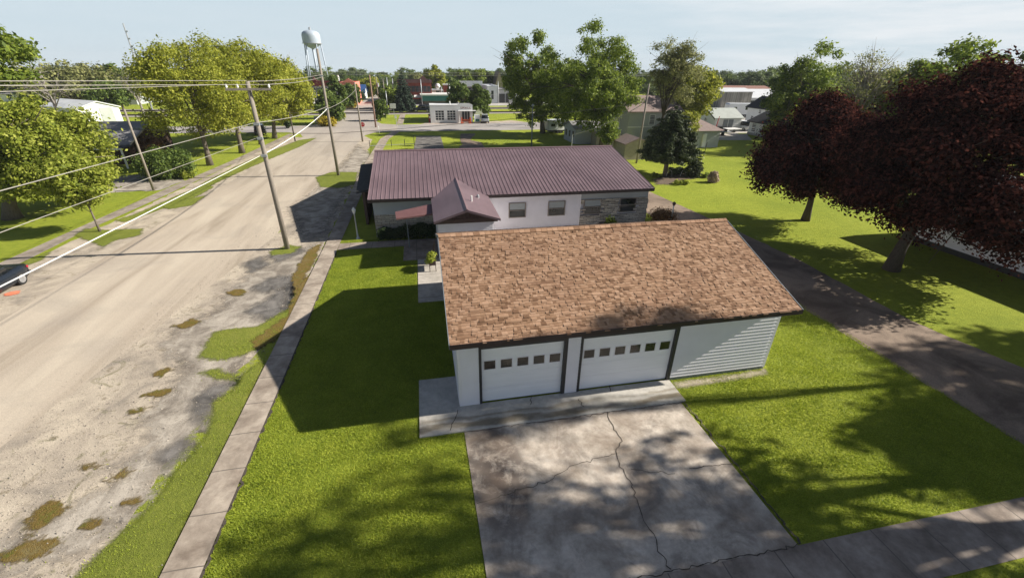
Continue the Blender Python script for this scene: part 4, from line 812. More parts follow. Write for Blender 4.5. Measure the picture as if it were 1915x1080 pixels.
# water tower
wy_ = 236.0; wx_ = Y(582, 72, wy_)[0]
zt = HZ(582, 57, wx_, wy_); zb = HZ(586, 88, wx_, wy_); rad = (Y(598, 75, wy_)[0]-Y(564, 75, wy_)[0])/2
t = thing('water_tower', 'pale blue grey water tower with rounded tank on slim legs', 'water tower', (wx_, wy_, 0))
hgt = zt-zb; MB().lathe(wx_, wy_, [(rad*.12, zb-hgt*.12), (rad*.55, zb), (rad*.85, zb+hgt*.12), (rad*.98, zb+hgt*.22), (rad, zb+hgt*.27), (rad, zb+hgt*.68), (rad*.93, zb+hgt*.84), (rad*.7, zb+hgt*.95), (rad*.35, zb+hgt), (.4, zb+hgt*1.02)], 32).build('tank', M['tank'], t, True)
MB().lathe(wx_, wy_, [(rad*1.0, zb+hgt*.20), (rad*1.09, zb+hgt*.20), (rad*1.09, zb+hgt*.235), (rad*1.0, zb+hgt*.235)], 32).build('walkway', M['steel'], t)
MB().lathe(wx_, wy_, [(.5, zt), (.5, zt+1.0), (.1, zt+1.4)], 8).build('vent', M['steel'], t)
MB().tube([(wx_, wy_, 0), (wx_, wy_, zb-hgt*.06)], .5, 12).build('riser_pipe', M['tank'], t, True)
for k in range(5):
    a = R(20+72*k); MB().tube([(wx_+math.cos(a)*rad*1.25, wy_+math.sin(a)*rad*1.25, 0), (wx_+math.cos(a)*rad*.93, wy_+math.sin(a)*rad*.93, zb+hgt*.2)], .27, 8).build('leg', M['tank'], t, True)
rg = MB(); rr_ = rad*1.1; zr_ = zb*.55
for k in range(5):
    a, b = R(20+72*k), R(92+72*k); rg.tube([(wx_+math.cos(a)*rr_, wy_+math.sin(a)*rr_, zr_), (wx_+math.cos(b)*rr_, wy_+math.sin(b)*rr_, zr_)], .14, 6)
rg.build('bracing', M['tank'], t)
# street signs
x, y_ = -11.2, 77.4
x, y_ = G(678, 252); x, y_ = -9.6, 73.0
t = thing('stop_sign', 'red octagonal stop sign seen at the cross street', 'sign', (x, y_, 0)); zz = HZ(678, 233, x, y_)
x = Y(678, 233, y_)[0]; t.location.x = x
MB().tube([(x, y_+.06, 0), (x, y_+.06, zz+.3)], .035, 6).build('post', M['steel'], t)
MB().prism([(x+.42*math.cos(R(22.5+45*k)), y_, zz+.42*math.sin(R(22.5+45*k))) for k in range(8)], (0, .02, 0)).build('sign_face', M['white'], t)
MB().prism([(x+.38*math.cos(R(22.5+45*k)), y_-.012, zz+.38*math.sin(R(22.5+45*k))) for k in range(8)], (0, .01, 0)).build('red_field', M['signred'], t)
fc = bpy.data.curves.new('sign_lettering', 'FONT'); fc.body = 'STOP'; fc.size = 0.27; fc.extrude = 0.004; fc.align_x = 'CENTER'; fc.align_y = 'CENTER'; fc.materials.append(M['white'])
fo = bpy.data.objects.new('tmp', fc); link(fo); bpy.context.view_layer.update(); me = bpy.data.meshes.new_from_object(fo.evaluated_get(bpy.context.evaluated_depsgraph_get())); bpy.data.objects.remove(fo)
lo = bpy.data.objects.new('sign_lettering', me); link(lo); lo.parent = t; lo.rotation_euler = (R(90), 0, 0); lo.location = (0, -.018, zz)
x, y_ = G(646, 198); zz = HZ(645, 187, x, y_); t = thing('crossing_sign', 'white railroad crossing crossbuck sign before the dark tree', 'sign', (x, y_, 0))
MB().tube([(x, y_, 0), (x, y_, zz+.4)], .08, 6).build('post', M['white'], t)
for sg in (-1, 1):
    c_, s2 = math.cos(R(45)), math.sin(R(45))*sg; MB().prism([(x-c_*.95-.08, y_-.1-.02*sg, zz-s2*.95), (x-c_*.95+.08, y_-.1-.02*sg, zz-s2*.95-.0), (x+c_*.95+.08, y_-.1-.02*sg, zz+s2*.95), (x+c_*.95-.08, y_-.1-.02*sg, zz+s2*.95)], (0, .02, 0)).build('crossbuck_blade', M['white'], t)
x, y_ = G(738, 222); zz = HZ(736, 198, x, y_); t = thing('notice_sign', 'pale square sign on a post beside the spruce', 'sign', (x, y_, 0)); MB().tube([(x, y_, 0), (x, y_, zz+.5)], .05, 6).build('post', M['steel'], t); MB().box(x-.75, x+.55, y_-.09, y_-.05, zz-.55, zz+.5).build('board', M['white'], t)
x, y_ = G(742, 236); t = thing('marker_post', 'thin grey marker post by the far sidewalk', 'post', (x, y_, 0)); MB().tube([(x, y_, 0), (x, y_, 2.0)], .05, 6).build('post', M['steel'], t); MB().box(x-.15, x+.15, y_-.08, y_-.052, 1.5, 2.0).build('plate', M['white'], t)
x, y_ = G(709, 249); t = thing('marker_post', 'short white marker post at the street corner', 'post', (x, y_, 0)); MB().tube([(x, y_, 0), (x, y_, 1.1)], .06, 6).build('post', M['white'], t); MB().lathe(x, y_, [(.08, 1.1), (.05, 1.18), (.01, 1.22)], 6).build('cap', M['white'], t)
# small railing at the far drive
x0, y0 = G(692, 276); x1, y1 = G(775, 272); t = thing('pipe_railing', 'low dark pipe railing on the lawn behind the purple roof', 'railing', ((x0+x1)/2, (y0+y1)/2, 0))
for k in (0.0, .48, .78, 1.0):
    x = x0+(x1-x0)*k; y_ = y0+(y1-y0)*k; MB().tube([(x, y_, 0), (x, y_, 1.0 if k < 1 else 1.5)], .05, 6).build('post', M['trim_dark'], t)
MB().tube([(x0, y0, .25), (x1, y1, .25)], .04, 6).build('rail', M['steel'], t)

# house group on the right -------------------------------------------------
hx0, hx1, hy0, hy1 = 33.3, 42.5, 59.0, 67.5
t = bld('two_storey_house', 'grey green two storey house with brown roof behind the conifer', 'house', hx0, hx1, hy0, hy1, 4.75, 'greygreen', 'roofbrown', 'gx', 2.0, .45, wins=(('s', 38.4-.9, hy0, 2.6, .9, 1.5), ('w', 63, hx0, 2.6, .9, 1.3)), lap=.3)
MB().box(hx0-.05, hx1+.05, hy0-.12, hy0-.035, 2.2, 2.35).build('belt_trim', M['white'], t)
t = bld('house_wing', 'single storey wing of the grey green house with low brown hip roof', 'house', 38.8, 45.4, 51.5, 58.8, 2.55, 'greygreen', 'roofbrown', 'hip', 1.9, .5, wins=(('s', 40.5, 51.5, .9, 1.2, 1.2), ('e', 54, 45.4, .9, 1.3, 1.2)), lap=.3)
MB().box(42.4, 43.0, 51.2, 51.48, .1, 2.1).build('door', M['white'], t)
bld('tan_shed', 'tan shed with low brown roof behind the leaning pole', 'shed', 26.0, 29.6, 43.6, 47.5, 2.0, 'tan', 'roofbrown', 'gy', .7, .2)
t = bld('white_shed', 'small pale shed with dark openings left of the big tree', 'shed', 23.6, 26.6, 57.2, 63.0, 2.3, 'greyshed', 'roofgrey', 'gx', .8, .25, wins=(('w', 58.2, 23.6, 1.0, .5, .8), ('w', 60.0, 23.6, .9, .5, .8), ('w', 61.8, 23.6, .9, .5, .8)), fm='trim_dark')
bld('olive_shed', 'olive tan shed adjoining the pale shed beside the tree trunk', 'shed', 26.3, 30.2, 54.8, 57.1, 1.9, 'tan', 'roofgrey', 'gx', .6, .2)
# far right
t = bld('gabled_garage', 'white gabled garage with pale green grey roof and dark eaves beside the yard', 'garage', 57, 62.9, 70, 76.4, 2.4, 'siding_far', 'roofgreen', 'gx', 1.45, .35, lap=.3, wins=(('w', 73.2, 57, 1.0, .7, 1.2),))
MB().box(58.9, 59.9, 69.9, 69.965, .05, 2.1).box(60.1, 61.1, 69.9, 69.965, .05, 2.1).build('double_door', M['trim_grey'], t)
MB().prism([(56.63, 69.6, 2.12), (56.63, 73.2, 3.78), (56.63, 76.8, 2.12), (56.63, 76.8, 2.30), (56.63, 73.2, 3.98), (56.63, 69.6, 2.30)], (-.05, 0, 0)).build('dark_bargeboard', M['trim_dark'], t)
t = bld('white_cottage', 'low white cottage wing with charcoal roof nearest the red maple', 'house', 61, 68, 57, 65, 2.4, 'siding_far', 'roofdark', 'gy', 1.6, .4, wins=(('w', 58.6, 61, .8, .8, 1.2), ('w', 61.0, 61, .8, .8, 1.2), ('w', 63.6, 61, .7, 1.0, 1.3), ('s', 64.5, 57, .8, .9, 1.2)), lap=.3)
MB().box(60.93, 60.965, 57, 65, 0, .4).build('foundation', M['greystucco'], t)
bld('white_farmhouse', 'tall white two storey house with charcoal roof behind the low cottage', 'house', 70.0, 76.2, 69.2, 78, 3.9, 'siding_far', 'roofdark', 'gy', 1.9, .4, wins=(('w', 71, 70, 2.7, .7, .8), ('w', 74, 70, 2.7, .7, .8), ('w', 76, 70, .9, .8, 1.2), ('s', 73.1, 69.2, 3.0, .8, 1.0), ('s', 73.1, 69.2, .9, .8, 1.2)), lap=.3)
bld('small_grey_house', 'small grey roofed house right of the weathered shed', 'house', 88, 98, 92, 99, 2.4, 'greyshed', 'roofgrey', 'gx', 1.5, .4, wins=(('s', 91, 92, .9, 1, 1.1), ('s', 95, 92, .9, 1, 1.1)))
bld('small_white_house', 'small white far house with a grey roof beyond the warehouse', 'house', 112, 124, 112, 121, 2.8, 'siding_far', 'roofgrey', 'gx', 2.0, .4, wins=(('s', 116, 112, .9, 1.2, 1.2), ('s', 120, 112, .9, 1.2, 1.2)))
x0, x1, y0, hh = pxb(1345, 206, 1400, 172)
t = bld('lumber_shed', 'long weathered board shed with white metal roof', 'shed', x0, x1, y0, y0+9, hh, 'lumber', 'roofwhite', 'gx', .8, .3)
bld('warehouse', 'long low white roofed warehouse beyond the weathered shed', 'warehouse', x1+.5, x1+24, y0+4, y0+24, hh*.62, 'roofwhite', 'roofwhite', 'gx', 2.0, .4, wins=(('s', x1+4, y0+4, .8, 2, 1.6),))
bld('red_roof_barn', 'long low barn with reddish roof far behind the warehouse', 'barn', x0+22, x0+44, y0+32, y0+44, hh*.85, 'tan', 'roofrust', 'gx', 1.0, .3)
x0, x1, y0, hh = pxb(1479, 182, 1497, 168); bld('far_house', 'grey far house with white framed window between the trees', 'house', x0, x1, y0, y0+9, hh, 'greyshed', 'roofgrey', 'gy', 2.6, .4, wins=(('s', (x0+x1)/2, y0, hh*.5, 1.2, 1.4),))
# white house at the right edge under the maple
t = bld('white_house', 'white sided house at the right edge behind the big red maple', 'house', 34.4, 44, -6.0, 12.0, 2.75, 'siding', 'roofgrey', 'gy', 1.9, .6, wins=(('w', 2.0, 34.4, 1.0, 1.1, 1.2), ('w', 8.5, 34.4, 1.0, 1.1, 1.2)), lap=.16)
MB().box(34.3, 34.44, -6, 12, -.02, .35).build('foundation', M['trim_dark'], t)
# left side buildings
t = bld('metal_shed', 'white metal building with pale green roller door behind the left trees', 'shed', -72.9, -60.9, 93.0, 100.0, 2.9, 'siding_far', 'roofwhite', 'gx', 1.1, .3)
X = -60.9; MB().box(X+.001, X+.06, 96.6, 98.8, .05, 2.9).build('roller_door', M['roofgreen'], t); MB().box(X+.001, X+.06, 94.3, 94.9, 1.1, 2.1).build('side_door', M['greyshed'], t)
MB().box(-65.0, -62.6, 92.93, 92.999, .05, 2.3).build('dark_opening', M['plastic'], t); t.rotation_euler = (0, 0, R(-35))
t = bld('dark_brick_house', 'low dark brick house with charcoal roof behind the left driveway', 'house', -46.5, -34.9, 49.2, 59.4, 2.5, 'darkbrick', 'roofgrey', 'gx', 1.7, .7, wins=(('s', -39.5, 49.2, .8, 1.4, 1.2), ('s', -43.5, 49.2, .8, 1.4, 1.2), ('e', 53, -34.9, .8, 1.2, 1.2)), fm='white')
MB().box(-38.6, -34.0, 46.4, 48.4, 2.15, 2.28).build('porch_roof', M['roofdark'], t); MB().box(-34.3, -34.15, 46.5, 46.65, 0, 2.14).build('porch_post', M['white'], t); MB().box(-38.6, -34.0, 46.3, 46.39, 2.12, 2.30).build('porch_fascia', M['white'], t)
for (u0, v0, u1, vt, lab, wm, rm, rh, dep) in ((47, 186, 110, 172, 'long maroon far building with a pale roof band', 'maroon', 'roofbrown', 2.0, 12), (128, 180, 168, 164, 'far pale grey hall with a white gable', 'siding_far', 'roofwhite', 3.5, 14), (212, 196, 258, 172, 'far pale blue grey shed with white end wall', 'greyshed', 'roofwhite', 2.2, 14), (5, 190, 40, 176, 'far light building at the left edge', 'siding_far', 'roofgrey', 2, 12), (1505, 196, 1560, 184, 'far pale house behind the right hand trees', 'siding_far', 'roofgrey', 2, 10)):
    x0, x1, y0, hh = pxb(u0, v0, u1, vt); bld('far_building', lab, 'building', x0, x1, y0, y0+dep, hh, wm, rm, 'gx', rh, .3, wins=(('s', (x0+x1)/2, y0, hh*.35, 1.4, 1.2),))

# ------------------------------------------------------------------ vehicles
def car(name, label, cat, X, Yy, rz, paint, kind='sedan', group=None, L_=4.7, Wd=1.8, H_=1.45):
    t = thing(name, label, cat, (X, Yy, 0), rz, group); hw = Wd/2; f = L_/2
    # profile along length (y forward): lower body
    def loft(secs, nm, mt):
        mb = MB(); n = len(secs[0])
        for s in secs: mb.v += s
        for i in range(len(secs)-1):
            for k in range(n):
                k2 = (k+1) % n; mb.f.append((i*n+k, i*n+k2, (i+1)*n+k2, (i+1)*n+k))
        mb.f.append(tuple(range(n))[::-1]); mb.f.append(tuple((len(secs)-1)*n+k for k in range(n)))
        o = mb.build(nm, M[mt], t, True, local=True); return o
    def sec(y, z0, z1, w0, w1): m_ = (z0+z1)/2; return [(-w0*.92, y, z0), (w0*.92, y, z0), (w0, y, z0+.12), (w1, y, m_+.08), (w1*.93, y, z1-.03), (w1*.8, y, z1), (-w1*.8, y, z1), (-w1*.93, y, z1-.03), (-w1, y, m_+.08), (-w0, y, z0+.12)]
    if kind == 'sedan': bt = [(-f, .38, .72, .78), (-f+.06, .26, .90, .86), (-f+.5, .2, .96, .96), (-f+1.3, .2, .95, 1), (0, .2, .93, 1), (f-1.3, .2, .90, 1), (f-.4, .22, .76, .95), (f, .34, .6, .82)]; cb = [(-f+.75, .95, .78), (-f+1.35, 1.40, .70), (-.1, H_, .70), (.55, 1.36, .70), (f-1.25, .90, .80)]
    else: bt = [(-f, .42, .95, .86), (-f+.06, .3, 1.02, .95), (-f+.8, .25, 1.03, 1), (0, .25, 1.02, 1), (f-1.1, .25, 1.0, 1), (f-.2, .28, .9, .95), (f, .4, .7, .85)]; cb = [(-f+.04, 1.02, .85), (-f+.28, H_-.05, .76), (0, H_, .76), (f-1.75, H_-.06, .76), (f-1.0, 1.0, .84)]
    loft([sec(y, a, b, hw*w*.98, hw*w) for y, a, b, w in bt], 'body', paint)
    zb = .9 if kind == 'sedan' else .98
    loft([[(-hw*.90*(1 if i in (0, len(cb)-1) else 1), y, zb-.03), (hw*.90, y, zb-.03), (hw*w, y, z), (-hw*w, y, z)] for i, (y, z, w) in enumerate(cb)], 'window_glass', 'glass')
    k1, k2 = cb[1], cb[-2]; mb = MB(); mb.box(-hw*.68, hw*.68, k1[0]+.05, k2[0]-.02, H_-.03, H_+.015); mb.build('roof_panel', M[paint], t, local=True)
    for sx_ in (-1, 1):
        for y in (-f+.9, f-.85):
            w_ = thing_w = MB(); n = 20; r = .33
            prof = [(r*.75, -.1), (r, -.09), (r, .09), (r*.75, .1)]
            vs = MB(); 
            for i, (rr, xx) in enumerate(prof):
                for k in range(n): a = 2*math.pi*k/n; vs.v.append((sx_*(hw-.1)+xx, y+rr*math.cos(a), .33+rr*math.sin(a)))
            for i in range(3):
                for k in range(n): k2_ = (k+1) % n; vs.f.append((i*n+k, i*n+k2_, (i+1)*n+k2_, (i+1)*n+k))
            vs.f.append(tuple(range(n))); vs.f.append(tuple(3*n+k for k in range(n)))
            wo_ = vs.build('wheel', M['rubber'], t, local=True)
            rm_ = MB()
            for k in range(n): a = 2*math.pi*k/n; rm_.v.append((sx_*(hw+.006), y+.225*math.cos(a), .33+.225*math.sin(a)))
            rm_.f.append(tuple(range(n))); 
            for k in range(7):
                a = 2*math.pi*k/7; ca, sa = math.cos(a), math.sin(a); rm_.poly([(sx_*(hw+.02), y+.04*ca-.035*sa, .33+.04*sa+.035*ca), (sx_*(hw+.02), y+.22*ca-.02*sa, .33+.22*sa+.02*ca), (sx_*(hw+.02), y+.22*ca+.02*sa, .33+.22*sa-.02*ca), (sx_*(hw+.02), y+.04*ca+.035*sa, .33+.04*sa-.035*ca)])
            rm_.build('rim', M['rim'], wo_, local=True)
        zt_ = .72 if kind == 'sedan' else .85
        MB().box(min(sx_*hw*.55, sx_*hw*.86), max(sx_*hw*.55, sx_*hw*.86), -f+.0, -f+.12, zt_-.06, zt_+.05).build('tail_light', M['taillight'], t, local=True)
        MB().box(min(sx_*hw*.5, sx_*hw*.85), max(sx_*hw*.5, sx_*hw*.85), f-.14, f+.015, .55, .68).build('headlight', M['white'], t, local=True)
        MB().box(min(sx_*hw, sx_*(hw+.14)), max(sx_*hw, sx_*(hw+.14)), f-1.55, f-1.4, .95, 1.06).build('mirror', M[paint], t, local=True)
    MB().box(-hw*.86, hw*.86, -f-.035, -f+.06, .32, .46).build('bumper', M['plastic'], t, local=True)
    MB().box(-.26, .26, -f-.045, -f-.036, .52, .63).build('licence_plate', M['white'], t, local=True)
    return t
car('parked_car', 'dark blue black sedan parked at the left edge of the street', 'car', -23.75, 12.75, R(180+2), 'carblack')
x, y_ = G(909, 231); car('parked_car', 'silver hatchback parked on the grass right of the white station', 'car', x, y_+2, R(-6), 'carsilver', 'suv', L_=4.4, H_=1.7)
x, y_ = G(790, 209); car('parked_car', 'dark pickup like car behind the left corner of the station', 'car', x, y_, R(80), 'carblack', 'suv', L_=4.8, H_=1.75)
x, y_ = G(1385, 243); car('parked_car', 'white van parked beside the white garage', 'van', x, y_, R(10), 'carwhite', 'suv', L_=4.7, H_=1.8)
x, y_ = G(686, 178); car('parked_car', 'tiny dark car far down the main street', 'car', -12.8, 178, 0, 'carblack')
x, y_ = G(447, 262); x, y_ = -31.5, 68.5; car('parked_car', 'dark car partly hidden behind the row of left street trees', 'car', *G(488, 250), R(15), 'carblack', 'suv', H_=1.6)
def trailer(name, label, X, Yy, rz, L_, H_, z0=.75, cat='camper trailer'):
    t = thing(name, label, cat, (X, Yy, 0), rz)
    MB().prism([(-L_/2, -1.2, z0), (L_/2, -1.2, z0), (L_/2, -1.2, H_-.5), (L_/2-.4, -1.2, H_), (-L_/2+.3, -1.2, H_), (-L_/2, -1.2, H_-.3)], (0, 2.4, 0)).build('body', M['carwhite'], t, local=True)
    for k in (-.3, 0.05, .3): MB().box(L_*k-.4, L_*k+.4, -1.24, -1.201, H_*.55, H_*.75).build('window', M['glass'], t, local=True)
    MB().box(-L_/2+.2, L_/2-.2, -1.1, 1.1, z0-.25, z0-.002).build('chassis', M['plastic'], t, local=True)
    for k in (-.08, .1):
        for s in (-1, 1):
            w_ = MB(); n = 14
            for xx in (s*1.0, s*1.18):
                for i in range(n): a = 2*math.pi*i/n; w_.v.append((L_*k+.38*math.cos(a), xx, .38+.38*math.sin(a)))
            for i in range(n): j = (i+1) % n; w_.f.append((i, j, n+j, n+i))
            w_.f.append(tuple(range(n))); w_.f.append(tuple(range(n, 2*n))); w_.build('wheel', M['rubber'], t, local=True)
    return t
x, y_ = G(1386, 219); trailer('camper_trailer', 'long white camper trailer parked before the weathered shed', x, y_, R(-12), 8.6, 3.3)
x, y_ = G(1306, 203); trailer('camper_trailer', 'white camper partly hidden behind the yellow green tree', x, y_, R(5), 6, 2.9)
x, y_ = G(1049, 252); trailer('boat_trailer', 'pale trailer parked behind the leafy tree left of the pale shed', x, y_+3, R(10), 4.5, 2.3, .6, 'trailer')
def flat_trailer(label, X, Yy, rz, L_, load):
    t = thing('flatbed_trailer', label, 'trailer', (X, Yy, 0), rz)
    MB().box(-L_/2, L_/2, -1, 1, .55, .68).build('deck', M['white'], t, local=True); MB().box(-L_/2-1.3, -L_/2, -.06, .06, .5, .6).build('tongue', M['steel'], t, local=True)
    for s in (-1, 1):
        w_ = MB(); n = 12
        for xx in (s*1.02, s*1.2):
            for i in range(n): a = 2*math.pi*i/n; w_.v.append((.3+.3*math.cos(a), xx, .3+.3*math.sin(a)))
        for i in range(n): j = (i+1) % n; w_.f.append((i, j, n+j, n+i))
        w_.f.append(tuple(range(n))); w_.f.append(tuple(range(n, 2*n))); w_.build('wheel', M['rubber'], t, local=True)
    if load: MB().box(-L_*.35, L_*.3, -.8, .8, .69, 1.1).box(-L_*.1, L_*.1, -.5, .5, 1.1, 1.5).build('load', M['plastic'], t, local=True)
x, y_ = G(1343, 252); flat_trailer('low trailer with dark load by the lawn edge, near the red pole', x, y_, R(-10), 4, True)
x, y_ = G(1362, 247); flat_trailer('empty white flat trailer beside the van', x, y_, R(8), 4.6, False)
x, y_ = G(1336, 247); t = thing('red_mast', 'short dark red tilted mast beside the loaded trailer', 'mast', (x, y_, 0)); MB().tube([(x, y_, 0), (x+.4, y_, 2.9)], [.09, .06], 6).build('mast', M['red'], t); MB().box(x-.3, x+.3, y_-.3, y_+.3, 0, .3).build('base', M['trim_dark'], t)
x, y_ = G(1336, 202); t = thing('red_tractor', 'small red farm machine parked near the weathered shed', 'tractor', (x, y_, 0)); MB().box(x-1.5, x+.6, y_-.5, y_+.5, .7, 1.5).build('hood', M['red'], t); MB().box(x+.6, x+1.6, y_-.7, y_+.7, .6, 2.2).build('cab', M['plastic'], t)
for dx_, rr in ((-1.1, .45), (1.1, .75)):
    for s in (-1, 1):
        w_ = MB(); n = 12
        for yy in (s*.75, s*1.05):
            for i in range(n): a = 2*math.pi*i/n; w_.v.append((x+dx_+rr*math.cos(a), y_+yy, rr+rr*math.sin(a)))
        for i in range(n): j = (i+1) % n; w_.f.append((i, j, n+j, n+i))
        w_.f.append(tuple(range(n))); w_.f.append(tuple(range(n, 2*n))); w_.build('wheel', M['rubber'], t)
x, y_ = G(571, 203); ground_item('utility_cabinet', 'grey metal cabinet on the grass beside the yellow shrubs', 'cabinet', 594, 230, [('cabinet', 'steel', (-.5, .5, -.4, .4, 0.1, 1.3)), ('base', 'tan', (-.6, .6, -.5, .5, 0, .099))])
# plant hanger at garage side
t = thing('wall_planter', 'leafy planter on a small wooden stand against the garage side wall', 'planter', (-0.55, 12.4, 0))

# ------------------------------------------------------------------ foliage
def leaves(C_, Rr, n, size, flat=0.75, up=0.5, shell=0.5, asp=0.55, seed=0, droop=0.0):
    """C_ (k,3) clump centres, Rr (k,) radii, n leaves per clump (k,) -> verts, quads"""
    g_ = np.random.default_rng(seed); n = np.asarray(n, int); idx = np.repeat(np.arange(len(C_)), n); m = len(idx)
    d = g_.normal(size=(m, 3)); d[:, 2] += 0.25; d /= np.linalg.norm(d, axis=1)[:, None]
    r = Rr[idx]*(shell+(1-shell)*g_.random(m)**0.7)*(1+0.25*g_.normal(size=m))
    P = C_[idx]+d*r[:, None]*np.array([1, 1, flat]); P[:, 2] -= droop*(np.hypot(d[:, 0], d[:, 1])*r)
    nr = d+g_.normal(size=(m, 3))*0.75; nr[:, 2] += up; nr /= np.linalg.norm(nr, axis=1)[:, None]
    a = np.cross(nr, g_.normal(size=(m, 3))); a /= np.linalg.norm(a, axis=1)[:, None]; b = np.cross(nr, a)
    s = size*(0.6+0.8*g_.random(m))[:, None]
    V = np.stack([P-a*s, P-b*s*asp+nr*s*.15, P+a*s, P+b*s*asp+nr*s*.15], 1).reshape(-1, 3)
    return V, np.arange(m*4).reshape(-1, 4)
def envelope(center, rx, ry, rz, n, seed, inner=0.35, rough=0.22):
    g_ = np.random.default_rng(seed); lob = g_.normal(size=(9, 3)); lob /= np.linalg.norm(lob, axis=1)[:, None]; amp = g_.uniform(-rough, rough*.8, 9)
    d = g_.normal(size=(n, 3)); d /= np.linalg.norm(d, axis=1)[:, None]
    k = np.clip(1+(np.maximum(0, d@lob.T)**3@amp), .62, 1.22)
    r = (inner**3+(1-inner**3)*g_.random(n))**(1/3)*k*(1-rough*0.4*g_.random(n))
    return np.array(center)+d*r[:, None]*np.array([rx, ry, rz])
def tree(name, label, X, Yy, top, crown, leaf='l_grn', bark='bark', nc=60, lpc=220, size=0.16, cr=0.9, trunk_r=0.25, group=None, seed=1, limbs=9, rough=0.22, flat=0.75, inner=0.35, cat='tree', twigs=0, shell=0.35, droop=0.0, pear=0.0):
    """crown = (cx offset, cy offset, cz centre, rx, ry, rz)"""
    t = thing(name, label, cat, (X, Yy, 0), group=group); g_ = random.Random(seed)
    cx, cy, cz, rx, ry, rz = crown; cen = (X+cx, Yy+cy, cz)
    C_ = envelope(cen, rx, ry, rz, nc, seed, inner, rough)
    tt_ = (C_[:, 2]-cz)/rz; C_[:, 0] = cen[0]+(C_[:, 0]-cen[0])*(1-pear*tt_); C_[:, 1] = cen[1]+(C_[:, 1]-cen[1])*(1-pear*tt_)
    zmin = max(cz-rz*1.0, 0.4); C_[:, 2] = np.maximum(C_[:, 2], zmin)
    tb = MB(); th = cz+rz*0.45; P = []; k = 6
    for i in range(k+1):
        s = i/k; P.append((X+cx*s**1.5+(g_.uniform(-.12, .12)*s*rx*.4), Yy+cy*s**1.5+(g_.uniform(-.12, .12)*s*rx*.4), -0.05+th*s))
    rads = [trunk_r*1.35]+[trunk_r*(1-0.8*i/k) for i in range(1, k+1)]
    tb.tube(P, rads, 10)
    for i in range(limbs):
        c = C_[int(i*nc/limbs)]; s = g_.uniform(.3, .75); j = s*k; a = Vector(P[int(j)]).lerp(Vector(P[min(k, int(j)+1)]), j-int(j)); b = Vector(c)
        if a.z > b.z: a = Vector(P[2])
        mid = a.lerp(b, .5)+Vector((g_.uniform(-.2, .2), g_.uniform(-.2, .2), .15*(b-a).length)); r0 = trunk_r*.45*(1.1-s*.6)
        tb.tube([tuple(a), tuple(a.lerp(mid, .5)+Vector((0, 0, .03))), tuple(mid), tuple(b)], [r0, r0*.8, r0*.6, r0*.2], 6)
        for q in range(3 + twigs):
            e = Vector(C_[g_.randrange(nc)]) if q < 1 else b+Vector((g_.gauss(0, 1), g_.gauss(0, 1), g_.gauss(.3, .8)))*min(rx, rz)*.33
            if (e-mid).length < max(rx, rz)*1.2: tb.tube([tuple(mid), tuple(mid.lerp(e, .55)+Vector((0, 0, .1))), tuple(e)], [r0*.4, r0*.25, r0*.07], 4)
    tb.build('trunk', M[bark], t, True)
    Rr = cr*np.random.default_rng(seed+5).uniform(.6, 1.3, nc)
    V, Q = leaves(C_, Rr, (lpc*(Rr/cr)**2).astype(int), size, flat, 0.5, shell, seed=seed+9, droop=droop)
    V[:, 2] = np.maximum(V[:, 2], 0.15)
    npmesh('crown', V, Q, M[leaf], t, (X, Yy, 0)); return t
def tree_px(name, label, foot, toppx, halfw, leaf, cfrac=0.62, depth=1.0, **k):
    """foot pixel (ground), top pixel, half crown width in pixels; cfrac = crown height / total height"""
    if len(foot) == 3: X, Yy = foot[0], foot[1]
    else: X, Yy = G(*foot)
    H_ = HZ(toppx[0], toppx[1], X, Yy); dist = math.hypot(X-CP[0], Yy-CP[1]); dsc = math.sqrt(dist**2+(CP[2]-H_*.6)**2)/F
    rz = H_*cfrac/2; cz = H_-rz; rx = halfw*dsc*.92
    # sideways offset of the crown centre so that its middle stands under the top pixel
    P3 = np.array([X, Yy, cz]); 
    d = ray(*toppx); tt = math.hypot(X-CP[0], Yy-CP[1])/math.hypot(d[0], d[1]); tp = CP+d*tt
    off = (tp[0]-X)*.8, (tp[1]-Yy)*.8
    kw = dict(nc=45, lpc=260, size=dsc*1.9, cr=rx*.30, trunk_r=max(.1, H_*.022)); kw.update(k)
    return tree(name, label, X, Yy, H_, (off[0], off[1], cz, rx, rx*depth, rz), leaf, **kw)
# --- left side street row
tree_px('street_tree', 'broad yellow green street tree nearest in the left row, trunk by the dark bush', (393, 309), (335, 66), 100, 'l_yel', .74, seed=11, nc=120, lpc=330, size=.135, cr=1.25, trunk_r=.30, group='street trees in the left row', limbs=14, rough=.3)
tree_px('street_tree', 'second yellow green street tree in the left row', (453, 286), (428, 82), 78, 'l_yel', .72, seed=12, nc=100, lpc=300, size=.15, cr=1.3, trunk_r=.32, group='street trees in the left row', limbs=12, rough=.3)
tree_px('street_tree', 'slim trunked yellow green tree, third in the left row', (487, 270), (480, 96), 52, 'l_yel', .68, seed=13, nc=70, lpc=150, size=.22, cr=1.3, trunk_r=.2, group='street trees in the left row')
tree_px('street_tree', 'last yellow green tree of the left row before the cross street', (514, 259), (520, 118), 48, 'l_yel', .74, seed=14, nc=70, lpc=170, size=.24, cr=1.3, trunk_r=.34, group='street trees in the left row')
tree_px('street_tree', 'yellow green tree beyond the cross street, right end of the left row', (540, 232), (545, 128), 30, 'l_yel', .8, seed=15, nc=50, lpc=130, size=.26, cr=1.5)
